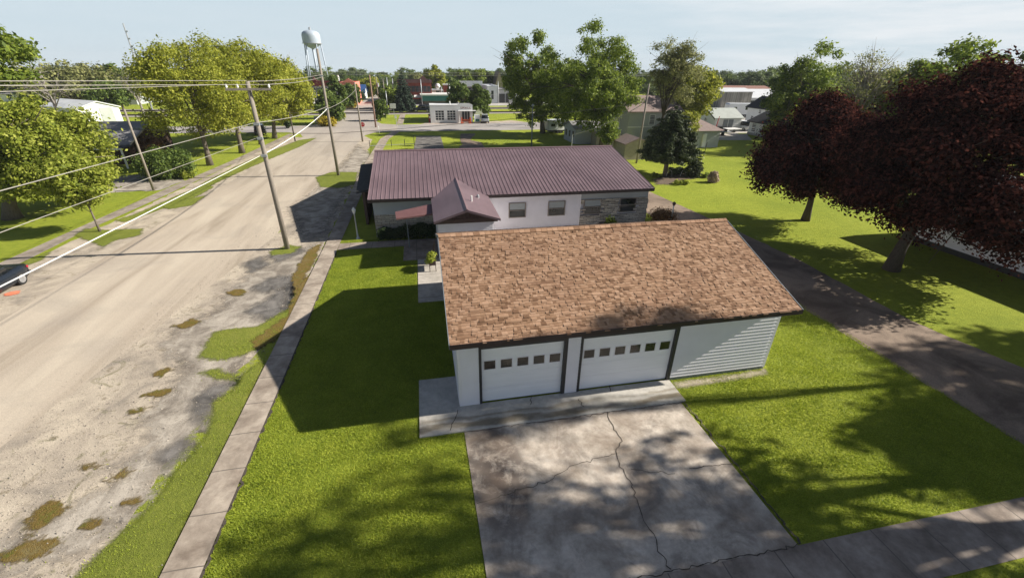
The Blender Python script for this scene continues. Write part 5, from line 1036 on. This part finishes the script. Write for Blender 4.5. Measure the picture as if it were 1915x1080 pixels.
# --- left foreground
tree('broad_tree', 'big leafy green tree filling the left edge of the photo', -32.6, 27.6, 9, (2.4, 1.0, 4.6, 4.9, 4.4, 3.6), 'l_fg', nc=150, lpc=380, size=.125, cr=1.0, trunk_r=.5, seed=21, limbs=16, rough=.3, inner=.45, pear=.2)
tree('broad_tree', 'tall tree whose upper branch reaches over the top left corner', -36.5, 30.5, 15, (4.0, -.6, 11.2, 5.0, 4.6, 2.0), 'l_grn', nc=60, lpc=230, size=.16, cr=.85, trunk_r=.4, seed=22, limbs=12, rough=.4, inner=.2)
tree('young_tree', 'young light green tree with a thin pale trunk on the left verge', -24.16, 23.1, 5.4, (-.15, .3, 3.5, 1.75, 1.5, 1.95), 'l_fg', nc=60, lpc=150, size=.12, cr=.55, trunk_r=.075, seed=24, rough=.3, limbs=8)
tree_px('pointed_tree', 'dark green pointed tree between the far left roofs', (205, 215), (190, 148), 26, 'l_mid', .9, seed=25, nc=40, lpc=90)
# bushes left
def bush(label, X, Yy, rx, ry, hgt, leaf='l_dk', seed=1, size=.10, n=26, lpc=140, name='bush', cat='bush', group=None, cr=None):
    t = thing(name, label, cat, (X, Yy, 0), group=group)
    C_ = envelope((X, Yy, hgt*.42), rx*.8, ry*.8, hgt*.42, n, seed, .5, .2); C_[:, 2] = np.maximum(C_[:, 2], .12)
    Rr = (cr or min(rx, hgt)*.38)*np.random.default_rng(seed).uniform(.7, 1.2, n); V, Q = leaves(C_, Rr, np.full(n, lpc), size, .9, .5, .4, seed=seed); V[:, 2] = np.maximum(V[:, 2], .02)
    npmesh('foliage', V, Q, M[leaf], t, (X, Yy, 0))
    s = MB(); gg = random.Random(seed)
    for i in range(4): c = C_[i]; s.tube([(X+gg.uniform(-.1, .1), Yy, 0), tuple(c)], [.04, .015], 5)
    s.build('stem', M['barkdark'], t); return t
bush('large dark round bush at the left driveway corner', -27.6, 41.0, 2.7, 2.4, 3.0, 'l_mid', 31, .11, 60, 300)
bush('hosta clump with pale rims beside the large dark bush', *G(352, 333), .8, .8, .7, 'l_fg', 32, .12, 14, 70)
bush('bronze leaved shrub before the dark brick house', *G(292, 300), 2.0, 1.6, 3.0, 'l_brn', 33, .13, 30, 150)
bush('rusty orange shrub far behind the left trees', *G(166, 200), 4.0, 3, 5.0, 'l_brn', 34, .3, 24, 100)
bush('dark column shrub by the far end of the left trees', *G(540, 240), 1.1, 1.1, 3.6, 'l_dk', 35, .15, 20, 100)
for i, (u, v, w_, hh, lf, lab) in enumerate(((608, 236, 1.6, 2.1, 'l_gold', 'golden yellow shrub under the round dark tree'), (620, 236, 1.3, 1.7, 'l_gold', 'golden shrub right beside the first golden shrub'), (635, 226, 1.7, 2.0, 'l_yel', 'yellow green shrub at the bend of the street'), (645, 202, 1.8, 1.9, 'l_gold', 'yellow shrub under the crossing sign'), (660, 202, 1.4, 2.3, 'l_gold', 'round orange yellow shrub at the far kerb'), (675, 187, 2.3, 3.3, 'l_dk', 'dark shrub before the blue roofed house'))):
    bush(lab, *G(u, v), w_, w_, hh, lf, 40+i, .16, 18, 90)
# --- house surroundings
def hedge(name, label, x0, x1, y0, y1, hgt, leaf, seed, size=.06, n=9000):
    t = thing(name, label, 'hedge', ((x0+x1)/2, (y0+y1)/2, 0)); g_ = np.random.default_rng(seed)
    P = np.stack([g_.uniform(x0, x1, n), g_.uniform(y0, y1, n), hgt*(g_.random(n)**.45)], 1); P[:, :2] += g_.normal(size=(n, 2))*.06; P[:, 2] *= 1+.12*np.sin(P[:, 0]*5+1)
    V, Q = leaves(P, np.full(n, .05), np.full(n, 1), size, 1, .5, .5, seed=seed); npmesh('foliage', V, Q, M[leaf], t, ((x0+x1)/2, (y0+y1)/2, 0))
    s = MB()
    for k in range(8): x = x0+(x1-x0)*(k+.5)/8; s.tube([(x, (y0+y1)/2, 0), (x, (y0+y1)/2, hgt*.7)], .03, 5)
    s.build('stem', M['barkdark'], t); return t
hedge('clipped_hedge', 'dark clipped hedge along the stone corner behind the awning post', -4.1, -2.4, 17.75, 18.45, .72, 'l_dk', 51, n=9000)
hedge('clipped_hedge', 'dark hedge between the awning post and the entrance wing', -2.2, -.1, 17.6, 18.45, .9, 'l_dk', 52, n=9000)
bush('olive brown shrub between the stone wall and the pole lamp', 17.5, 17.6, 1.35, 1.0, 1.35, 'l_brn', 53, .06, 24, 170); 
bush('spiky pale green plant in front of the stone veneer', 13.2, 17.9, .7, .35, 1.0, 'l_grn', 54, .10, 10, 50)
C_ = np.array([[-.62, 12.0, .75], [-.55, 12.7, .8], [-.6, 12.35, .95], [-.7, 12.3, .6]]); V, Q = leaves(C_, np.full(4, .28), np.full(4, 170), .07, .8, .5, .3, seed=55)
pl = [o for o in COL.objects if o.name.startswith('wall_planter')][0]
npmesh('foliage', V, Q, M['l_fg'], pl, (-.55, 12.4, 0))
MB().box(-.75, -.35, 11.9, 12.9, .45, .7).build('box', M['brown'], pl); s = MB()
for a, b in ((-.73, 11.93), (-.37, 11.93), (-.73, 12.85), (-.37, 12.85)): s.box(a-.02, a+.02, b-.02, b+.02, .03, .45)
s.build('stand', M['brown'], pl)
tr_ = thing('wooden_trellis', 'small brown wooden rack leaning by the garage side wall', 'rack', (-.5, 13.2, 0)); s = MB()
for y_ in (13.1, 13.55): s.tube([(-.55, y_, .03), (-.3, y_, 1.5)], .025, 5)
for k in range(5): s.tube([(-.53+.05*k, 13.1, .2+.28*k), (-.53+.05*k, 13.55, .2+.28*k)], .018, 5)
s.build('slats', M['brown'], tr_)
# --- landscape bed with conifer
patches('mulch_bed', [[(1222, 336), (1240, 326), (1262, 320), (1296, 322), (1300, 334), (1275, 336), (1250, 345), (1228, 345)]], .016, M['mulch'], amp=1.8, soft=.3)
def conifer(name, label, X, Yy, H_, rad, leaf, seed, z0=.15, tiers=14, per=10, size=.13, lpc=90, trunk=.16, cat='conifer', power=.85, group=None, bark='bark', round_=False):
    t = thing(name, label, cat, (X, Yy, 0), group=group); g_ = random.Random(seed); C_ = []; Rr = []; tb = MB(); tb.tube([(X, Yy, -.05), (X+g_.uniform(-.1, .1), Yy, H_*.5), (X, Yy, H_*.97)], [trunk*1.3, trunk*.8, trunk*.15], 8)
    for i in range(tiers):
        s = i/(tiers-1); z = H_*(z0+(.97-z0)*s); rr = rad*((1-s)**power)*(min(1, .55+s*4) if round_ else 1)+.08
        nb = max(3, int(per*(1-s*.6))); a0 = g_.random()*6
        for k in range(nb):
            a = a0+2*math.pi*k/nb+g_.uniform(-.2, .2); r_ = rr*g_.uniform(.72, 1.12); tip = (X+math.cos(a)*r_, Yy+math.sin(a)*r_, z-r_*.12+g_.uniform(-.1, .1))
            if k % 2 == 0: tb.tube([(X, Yy, z), tip], [trunk*.25, .015], 4)
            for q in (.35, .6, .82, 1.0): C_.append((X+math.cos(a)*r_*q, Yy+math.sin(a)*r_*q, z-r_*q*.12+.05)); Rr.append(rr*.16*(1.25-q*.5)+.10)
    tb.build('trunk', M[bark], t, True); C_ = np.array(C_); Rr = np.array(Rr)
    V, Q = leaves(C_, Rr, np.maximum(6, (lpc*(Rr/Rr.max())**1.3)).astype(int), size, .45, .6, .25, .35, seed=seed, droop=.2); V[:, 2] = np.maximum(V[:, 2], .05); npmesh('crown', V, Q, M[leaf], t, (X, Yy, 0)); return t
conifer('conifer', 'dark layered conifer standing in the mulch bed behind the house', 26.82, 34.13, 7.5, 3.5, 'l_con', 61, z0=.26, tiers=15, per=12, size=.15, lpc=150, trunk=.22, power=.6, round_=True)
conifer('column_shrub', 'dark narrow evergreen shrub at the right of the conifer', 29.75, 33.2, 2.7, 1.0, 'l_con', 62, z0=.05, tiers=9, per=8, size=.09, lpc=80, trunk=.08, power=.35, cat='shrub')
conifer('blue_spruce', 'blue green spruce beyond the cross street', *G(757, 207), 9.3, 3.3, 'l_spr', 63, z0=.04, tiers=16, per=12, size=.26, lpc=80, trunk=.25, power=.8)
bush('low hosta plants at the front of the mulch bed', *G(1268, 345), 1.3, .7, .45, 'l_fg', 64, .13, 14, 50); bush('flat green plants by the conifer trunk', *G(1225, 330), 1.2, .8, .4, 'l_grn', 65, .12, 12, 50)
bush('low green plant between conifer bed and pale grass', *G(1322, 332), .8, .6, .5, 'l_grn', 68, .1, 12, 50)
bush('pale pinkish ornamental grass tuft on the back lawn', *G(1333, 341), .55, .5, 1.25, 'l_pale', 66, .16, 14, 110, name='ornamental_grass', cat='ornamental grass')
for i, (u, v) in enumerate(((1251, 330), (1277, 330))):
    x, y_ = G(u, v); t = thing('hoop_ornament', 'pale metal hoop ornament at the %s end of the dark planting' % ('left' if i == 0 else 'right'), 'ornament', (x, y_, 0)); P = [(x+.35*math.cos(R(a)), y_, .75*math.sin(R(a))) for a in range(0, 181, 20)]; MB().tube(P, .025, 6).build('hoop', M['steel'], t)
x, y_ = G(1297, 318); t = thing('shepherd_hook', 'white garden ornament before the narrow evergreen shrub', 'ornament', (x, y_, 0)); MB().tube([(x, y_-1.2, 0), (x, y_-1.2, 1.6), (x+.15, y_-1.2, 1.8), (x+.3, y_-1.2, 1.6)], .025, 6).build('hook', M['white'], t)
x, y_ = G(1316, 292); t = thing('garden_stake', 'thin dark stake standing on the back lawn', 'stake', (x, y_, 0)); MB().tube([(x, y_, 0), (x+.1, y_, 1.9)], .04, 5).build('stake', M['barkdark'], t)
hedge('dark_planting', 'dark low planting between the two hoop ornaments', *(lambda a, b: (a[0]+.2, b[0]-.1, a[1]-.2, a[1]+.8))(G(1251, 328), G(1280, 328)), .7, 'l_dk', 67, .07, 5000)
# --- centre trees
tree_px('cottonwood', 'tall ragged cottonwood left of the two big trees behind the purple roof', (1015, 249), (990, 66), 56, 'l_grn', .93, seed=71, nc=110, lpc=220, size=.2, cr=1.15, trunk_r=.42, rough=.4, limbs=16)
tree_px('big_tree', 'tallest spreading green tree behind the purple roof with trunk at the roof edge', (1124, 277), (1128, 56), 98, 'l_grn', .88, seed=72, nc=170, lpc=230, size=.16, cr=1.0, trunk_r=.34, rough=.42, limbs=20, bark='barkdark')
tree('small_tree', 'small leafy tree between the tall green tree and the tan shed', 25.0, 47.5, 4.2, (0, 0, 2.9, 1.3, 1.2, 1.5), 'l_grn', nc=30, lpc=120, size=.14, cr=.6, trunk_r=.09, seed=73)
tree('tall_tree', 'green crown joining the cottonwood and the tall tree', 26.5, 66, 12, (0, 0, 7.0, 6.8, 4.5, 4.6), 'l_grn', nc=120, lpc=170, size=.2, cr=1.25, trunk_r=.3, seed=74, rough=.35)
tree('tall_tree', 'thinly leaved grey green tree above the brown house roof', 36.8, 54.8, 15, (1.2, 0, 11.2, 4.3, 3.6, 4.6), 'l_gry', nc=120, lpc=130, size=.13, cr=.9, trunk_r=.26, seed=75, rough=.4, limbs=22, twigs=3, bark='barkdark')
tree('tall_tree', 'yellow green tree at the right shoulder of the grey green tree', 46.5, 62, 11, (0, 0, 7.3, 4.2, 3.6, 3.9), 'l_yel', nc=80, lpc=130, size=.22, cr=1.1, trunk_r=.25, seed=76)
tree('small_tree', 'small yellow green tree in front of the house wing', 37.8, 48.6, 5.5, (0, 0, 3.9, 1.6, 1.4, 1.9), 'l_yel', nc=36, lpc=90, size=.15, cr=.65, trunk_r=.1, seed=77)
def bare(name, label, X, Yy, H_, spread, seed, leaf=None, n=1, r0=.22, depth_=6, mat='twig', group=None, lsize=.12, lpc=6):
    t = thing(name, label, 'tree', (X, Yy, 0), group=group); g_ = random.Random(seed); tb = MB(); tips = []
    def grow(p, d, l, r, dep):
        q = p+d*l; m_ = p.lerp(q, .5)+Vector((g_.gauss(0, 1), g_.gauss(0, 1), g_.gauss(0, 1)))*l*.05; tb.tube([tuple(p), tuple(m_), tuple(q)], [r, r*.85, r*.68], 5 if dep > 3 else 3, cap=False)
        if dep == 0: tips.append(q); return
        for i in range(g_.choice((2, 3, 3)) if dep > 1 else 3):
            e = (d+Vector((g_.gauss(0, 1)*spread, g_.gauss(0, 1)*spread, g_.gauss(.12, .35)))).normalized(); grow(q, e, l*g_.uniform(.62, .86), r*.62, dep-1)
    grow(Vector((X, Yy, -.05)), Vector((0.02, 0, 1)), H_*.26, r0, depth_); tb.build('trunk', M[mat], t)
    if leaf:
        C_ = np.array([tuple(p) for p in tips]); V, Q = leaves(C_, np.full(len(C_), .45), np.full(len(C_), lpc), lsize, .8, .5, .2, seed=seed); npmesh('crown', V, Q, M[leaf], t, (X, Yy, 0))
    return t
x, y_ = 30.5, 82.0; bare('bare_tree', 'leafless tree between the cottonwood and the tallest tree', x, y_, 14.5, .40, 81, r0=.24, depth_=5)
# --- right side
def far_tree(label, u, vt, halfw, d, leaf, seed, name='tree', cfrac=.8, **k):
    X, Yy = dist_xy(u, d, vt); H_ = HZ(u, vt, X, Yy); kw = dict(nc=50, lpc=260); kw.update(k)
    return tree_px(name, label, (X, Yy, 0), (u, vt), halfw, leaf, cfrac, seed=seed, **kw)
far_tree('open crowned green tree standing alone left of the pale tree', 1532, 84, 55, 92, 'l_grn', 91, cfrac=.86, nc=80, lpc=200, rough=.42, limbs=16, size=.2, cr=1.3)
far_tree('dark tree at the left foot of the open crowned tree', 1490, 122, 34, 96, 'l_mid', 92, cfrac=.92, rough=.4)
far_tree('yellow green rounded tree below the open crowned tree', 1560, 165, 42, 84, 'l_yel', 93, cfrac=.95)
far_tree('yellow green tree low behind the pale tree', 1650, 158, 45, 88, 'l_yel', 94, cfrac=.95)
far_tree('thin pale tree with few leaves above the gap between the red maples', 1648, 76, 52, 84, 'l_gry', 98, cfrac=.74, nc=100, lpc=40, size=.13, cr=1.0, rough=.35, limbs=26, twigs=4, bark='twig', inner=.2)
far_tree('bushy green tree above the maples, left of two', 1752, 92, 58, 88, 'l_grn', 95, cfrac=.8, nc=90, lpc=150, rough=.4, size=.2, cr=1.1)
far_tree('bushy green tree above the maples, right of two', 1838, 66, 60, 84, 'l_grn', 96, cfrac=.8, nc=90, lpc=150, rough=.4, size=.2, cr=1.1)
far_tree('dark green tree top at the right edge of the photo', 1912, 82, 34, 84, 'l_mid', 97, cfrac=.85, rough=.4)
tree('red_maple', 'smaller dark red maple with its trunk on the sunlit lawn', 30.1, 16.9, 10, (-.9, -.2, 5.75, 4.8, 2.9, 3.6), 'l_red', 'barkdark', nc=170, lpc=430, size=.105, cr=1.0, trunk_r=.27, seed=101, limbs=16, rough=.22, inner=.55, pear=.5, group='dark red maples')
tree('red_maple', 'largest dark red maple filling the right side of the photo', 27.7, 7.4, 12, (1.9, .5, 6.7, 6.1, 5.6, 4.7), 'l_red', 'barkdark', nc=230, lpc=470, size=.105, cr=1.1, trunk_r=.36, seed=102, limbs=20, rough=.2, inner=.6, pear=.28, group='dark red maples')
t = tree('fruit_tree', 'small leaning fruit tree on the back lawn before the white cottage', *G(1422, 290), 4.2, (1.0, 0, 3.1, 1.6, 1.3, 1.1), 'l_grn', 'barkdark', nc=26, lpc=80, size=.15, cr=.6, trunk_r=.13, seed=103)
# big thin trees just outside the frame to the right: they stand in the front yard and shade the drive
tree('yard_tree', 'tall spreading yard tree right of the drive whose shade falls on the concrete', 24.5, -8.3, 18, (0, 0, 12.5, 6.4, 4.6, 5.2), 'l_grn', nc=78, lpc=26, size=.2, cr=.95, trunk_r=.38, seed=111, limbs=26, rough=.4, twigs=3, inner=.25)
tree('yard_tree', 'dense yard tree beside the street whose shade falls on the right lawn', 33.5, -6.3, 13, (0, 0, 9.0, 4.2, 2.6, 2.8), 'l_grn', nc=70, lpc=200, size=.2, cr=1.1, trunk_r=.4, seed=112, limbs=12, rough=.3)
bare('yard_tree', 'thin branchy yard tree behind the drive entrance', 31.0, -9.5, 17, .36, 113, 'l_grn', r0=.30, depth_=6, mat='bark', lsize=.16, lpc=8)
tree('yard_tree', 'high crowned slim yard tree right of the frame beside the side drive', 31.2, -2.9, 20, (0, 0, 18.0, 3.2, 1.7, 1.7), 'l_grn', nc=20, lpc=42, size=.18, cr=.8, trunk_r=.22, seed=114, limbs=8, rough=.4)
tree('yard_tree', 'tallest slender yard tree whose top shades the lawn left of the drive', 29.0, -6.9, 21.5, (0, 0, 18.4, 3.8, 2.0, 2.0), 'l_grn', nc=20, lpc=36, size=.2, cr=.95, trunk_r=.26, seed=116, limbs=10, rough=.4)
tree('yard_tree', 'broad yard tree beyond the white house whose shade reaches the side drive', 47, -4.5, 18, (0, 0, 14.0, 5.5, 4.6, 4.2), 'l_grn', nc=80, lpc=60, size=.22, cr=1.1, trunk_r=.4, seed=115, limbs=20, rough=.4)
# --- mid distance trees
mids = [(613, 232, 172, 26, 'l_mid', 'round dark green tree by the golden shrubs', 1), (627, 222, 140, 15, 'l_mid', 'narrow dark tree rising behind the round dark tree', 1), (655, 205, 155, 16, 'l_mid', 'dark round tree behind the crossing sign', 1), (712, 226, 188, 12, 'l_mid', 'small egg shaped tree on the corner grass', 1),
        (735, 203, 163, 17, 'l_grn', 'green tree left of the blue spruce', 0), (866, 222, 155, 27, 'l_mid', 'round green tree behind the white station roof', 1), (899, 223, 162, 21, 'l_mid', 'round green tree at the right end of the station', 1)]
for i, (u, v, vt, hw_, lf, lab, q) in enumerate(mids): tree_px('round_tree', lab, (u, v), (u-1, vt), hw_, lf, .86, seed=120+i, nc=44, lpc=240, rough=.2, inner=.5)
far_tree('pale green willow like tree above the brick building', 810, 124, 17, 185, 'l_yel', 131, cfrac=.9); far_tree('olive tree top left of the willow like tree', 777, 137, 17, 200, 'l_gry', 132, cfrac=.9)
far_tree('orange tinted tree beside the coral shop', 690, 150, 20, 190, 'l_yel', 133, cfrac=.9); far_tree('olive green tree right of the street', 725, 160, 22, 175, 'l_mid', 134, cfrac=.9)
for i, (u, vt, hw_, lf) in enumerate(((845, 145, 20, 'l_mid'), (868, 132, 20, 'l_grn'), (890, 130, 22, 'l_grn'), (905, 126, 16, 'l_mid'), (925, 135, 18, 'l_grn'), (945, 138, 14, 'l_dk'), (830, 138, 14, 'l_mid'))):
    far_tree(('mid green tree crown number by position above the downtown roofs', 'crown between the brick tower and the white roof band', 'broad light crown above the white roof band', 'taller dark crown above the white roof band', 'light crown above the white workshop', 'dark crown above the grey workshop', 'crown right of the willow like tree')[i] if i else 'green crown directly above the brick chimney block', u, vt, hw_, 190+i*4, lf, 140+i, cfrac=.92, nc=30, lpc=200)
# pale leafless crowns behind the left row
far_tree('hazy bare tree top behind the end of the left row', 515, 98, 30, 120, 'l_gry', 150, cfrac=.6, nc=50, lpc=14, twigs=4, limbs=18, bark='twig')
far_tree('hazy bare tree beside the mast', 232, 108, 22, 130, 'l_gry', 151, cfrac=.6, nc=40, lpc=10, twigs=4, limbs=16, bark='twig')
far_tree('hazy bare tree behind the left edge trees', 60, 105, 55, 120, 'l_gry', 152, cfrac=.6, nc=50, lpc=12, twigs=4, limbs=18, bark='twig')
far_tree('round olive tree above the far left roofs', 128, 118, 40, 150, 'l_gry', 153, cfrac=.85, nc=60, lpc=110)
far_tree('dark green tree right of the olive tree above the far left roofs', 200, 120, 24, 150, 'l_mid', 154, cfrac=.9)
far_tree('dark low tree crown left of the olive tree', 60, 128, 30, 170, 'l_mid', 155, cfrac=.9)
# --- tree line on the horizon: individual trees, copied from a few originals
protos = []
for i, lf in enumerate(('l_far', 'l_mid', 'l_far', 'l_grn', 'l_dk')):
    g_ = tree('horizon_tree', 'x', 0, 0, 10, (0, 0, 5.4, 5.2, 5.2, 5.0), lf, nc=40, lpc=110, size=.36, cr=1.6, trunk_r=.3, seed=160+i, limbs=4, rough=.2, inner=.5)
    protos.append(g_)
hz = []; gg = random.Random(5)
for row, (dd, n, j) in enumerate(((225, 74, 6), (275, 84, 6), (320, 80, 8))):
    for i in range(n):
        u = -60+(2040)*(i+gg.uniform(.1, .9))/n
        v = 139-row*3+gg.uniform(-9, 7)
        if 680 < u < 745: v += 4
        hz.append((u, v, dd*gg.uniform(.88, 1.15)))
shade = ('dark', 'mid green', 'dull green', 'light green', 'very dark'); used = [0]*5
for u, v, d in hz:
    k = gg.choice((0, 0, 1, 1, 2, 3, 4)); X, Yy = dist_xy(u, d); H_ = HZ(u, v, X, Yy)
    H_ = max(5.0, H_); src = protos[k]
    if used[k]:
        o = src.copy(); COL.objects.link(o)
        for ch in list(src.children): c = ch.copy(); COL.objects.link(c); c.parent = o
    else: o = src
    used[k] = 1
    o.location = (X, Yy, 0); s_ = H_/10.6; w_ = s_*gg.uniform(1.0, 1.6); o.scale = (w_, w_, s_); o.rotation_euler = (0, 0, gg.uniform(0, 6.3)); o['group'] = 'trees of the horizon line'
    o['label'] = 'leafy tree in the continuous tree line along the horizon'; o['category'] = 'tree'
# ------------------------------------------------------------------ grass blades near the camera
def tufts(name, label_kind, region, dens, hgt, seed, keep):
    g_ = np.random.default_rng(seed); x0, x1, y0, y1 = region; n = int((x1-x0)*(y1-y0)*dens)
    X = g_.uniform(x0, x1, n); Yy = g_.uniform(y0, y1, n); m = keep(X, Yy); X = X[m]; Yy = Yy[m]; n = len(X)
    a = g_.uniform(0, 6.283, n); w_ = g_.uniform(.007, .016, n); h_ = hgt*g_.uniform(.5, 1.25, n)*(1+.35*np.sin(X*1.7+np.sin(Yy*1.3)*2)*np.sin(Yy*2.1)); l_ = g_.normal(size=(n, 2))*.035
    z = np.zeros(n)
    V = np.stack([np.stack([X-np.cos(a)*w_, Yy-np.sin(a)*w_, z], 1), np.stack([X+np.cos(a)*w_, Yy+np.sin(a)*w_, z], 1), np.stack([X+l_[:, 0], Yy+l_[:, 1], h_], 1)], 1).reshape(-1, 3)
    o = npmesh(name, V, np.arange(n*3).reshape(-1, 3), M['grassblade']); o['kind'] = 'stuff'; o['label'] = 'short mown lawn grass'; o['category'] = 'grass'
    del o['category']; return o
def keep_main(X, Yy):
    k = np.ones(len(X), bool)
    k &= ~((X > .06+.0*Yy) & (X < 8.2) & (Yy < -1.2)); k &= ~((X > -1.47) & (X < 8.35) & (Yy > -1.28) & (Yy < 0.02)); k &= ~((X > -1.49) & (Yy > -1.28) & (Yy < 1.78) & (X < 0)); k &= ~((X > -1.5) & (Yy > 8.15) & (Yy < 18.2) & (X < .1)); k &= ~((Yy > 16.45) & (Yy < 17.7)); k &= ~((X > -2.4) & (X < .1) & (Yy > 13.9))
    k &= ~((X > -.02) & (X < 12.63) & (Yy > -.02) & (Yy < 9.42)); k &= ~((Yy < -6.78) & (Yy > -8.25)); k &= ~((X > 12.6) & (X < 12.9) & (Yy > 0)); return k & (Yy < 18.2)
tufts('lawn_grass', '', (-6.74, 0.1, -6.8, 19.5), 1700, .042, 201, keep_main)
tufts('lawn_grass', '', (8.24, 18.5, -6.85, 9.5), 1200, .045, 202, keep_main)
tufts('lawn_grass', '', (10.0, 18.0, -10.5, -8.2), 500, .05, 203, keep_main)
def keep_verge(X, Yy):
    k = np.zeros(len(X), bool); j_ = np.random.default_rng(3).normal(size=len(X))*.13
    for P in GRASSP: k |= (sdist(P, X, Yy)+j_ > 0)
    return k & ~((X > -7.73) & (X < -6.72))
gr_ = np.random.default_rng(77); n_ = 16000; Xs = gr_.uniform(-16, -7.7, n_); Ys = gr_.uniform(-6, 22, n_); kk = (Xs > -13.2-(20-Ys)*.08+gr_.normal(size=n_)*.5) & ~keep_verge(Xs, Ys); Xs = Xs[kk]; Ys = Ys[kk]; n_ = len(Xs)
sz_ = gr_.uniform(.006, .017, n_)*(1+1.2*(gr_.random(n_) > .95)); an = gr_.uniform(0, 6.3, n_); V_ = []
for k in range(3): V_.append(np.stack([Xs+np.cos(an+k*2.1)*sz_*gr_.uniform(.7, 1.3, n_), Ys+np.sin(an+k*2.1)*sz_, np.full(n_, .012)], 1))
V_.append(np.stack([Xs, Ys, .03+sz_*.8], 1)); VV = np.stack(V_, 1).reshape(-1, 3); b_ = np.arange(n_)[:, None]*4; FF = np.concatenate([b_+np.array([0, 1, 3]), b_+np.array([1, 2, 3]), b_+np.array([2, 0, 3])])
gm_ = NT('loose_gravel', .9, .2); gm_.col(gm_.ramp(gm_.geo.outputs['Random Per Island'], [(0.0, (.20, .18, .155)), (.5, (.34, .30, .25)), (1.0, (.47, .42, .355))])); go_ = npmesh('loose_gravel', VV, FF, gm_.m); go_['kind'] = 'stuff'; go_['label'] = 'loose gravel on the road shoulder'
def keep_moss(X, Yy):
    k = np.zeros(len(X), bool); j_ = np.random.default_rng(4).normal(size=len(X))*.16
    for P in MOSSP: k |= (sdist(P, X, Yy)+j_ > .12)
    return k & ~((X > -7.73) & (X < -6.72))
tufts('verge_weeds', '', (-16, -6, -6, 16), 130, .05, 205, keep_moss)
tufts('verge_grass', '', (-16, -6, -6, 16), 420, .06, 204, keep_verge)

# ------------------------------------------------------------------ air between the camera and the far trees
hz_ = MB().box(-1600, 1600, -70, 2100, -120, 36).build('haze', None)
hm = bpy.data.materials.new('haze'); hm.use_nodes = True; hm.node_tree.nodes.clear(); ho = hm.node_tree.nodes.new('ShaderNodeOutputMaterial'); hv = hm.node_tree.nodes.new('ShaderNodeVolumePrincipled')
hv.inputs['Density'].default_value = 0.00018; hv.inputs['Color'].default_value = (0.82, 0.88, 0.95, 1); hm.node_tree.links.new(hv.outputs[0], ho.inputs['Volume']); hz_.data.materials.append(hm); hz_['kind'] = 'stuff'; hz_['label'] = 'pale summer air'
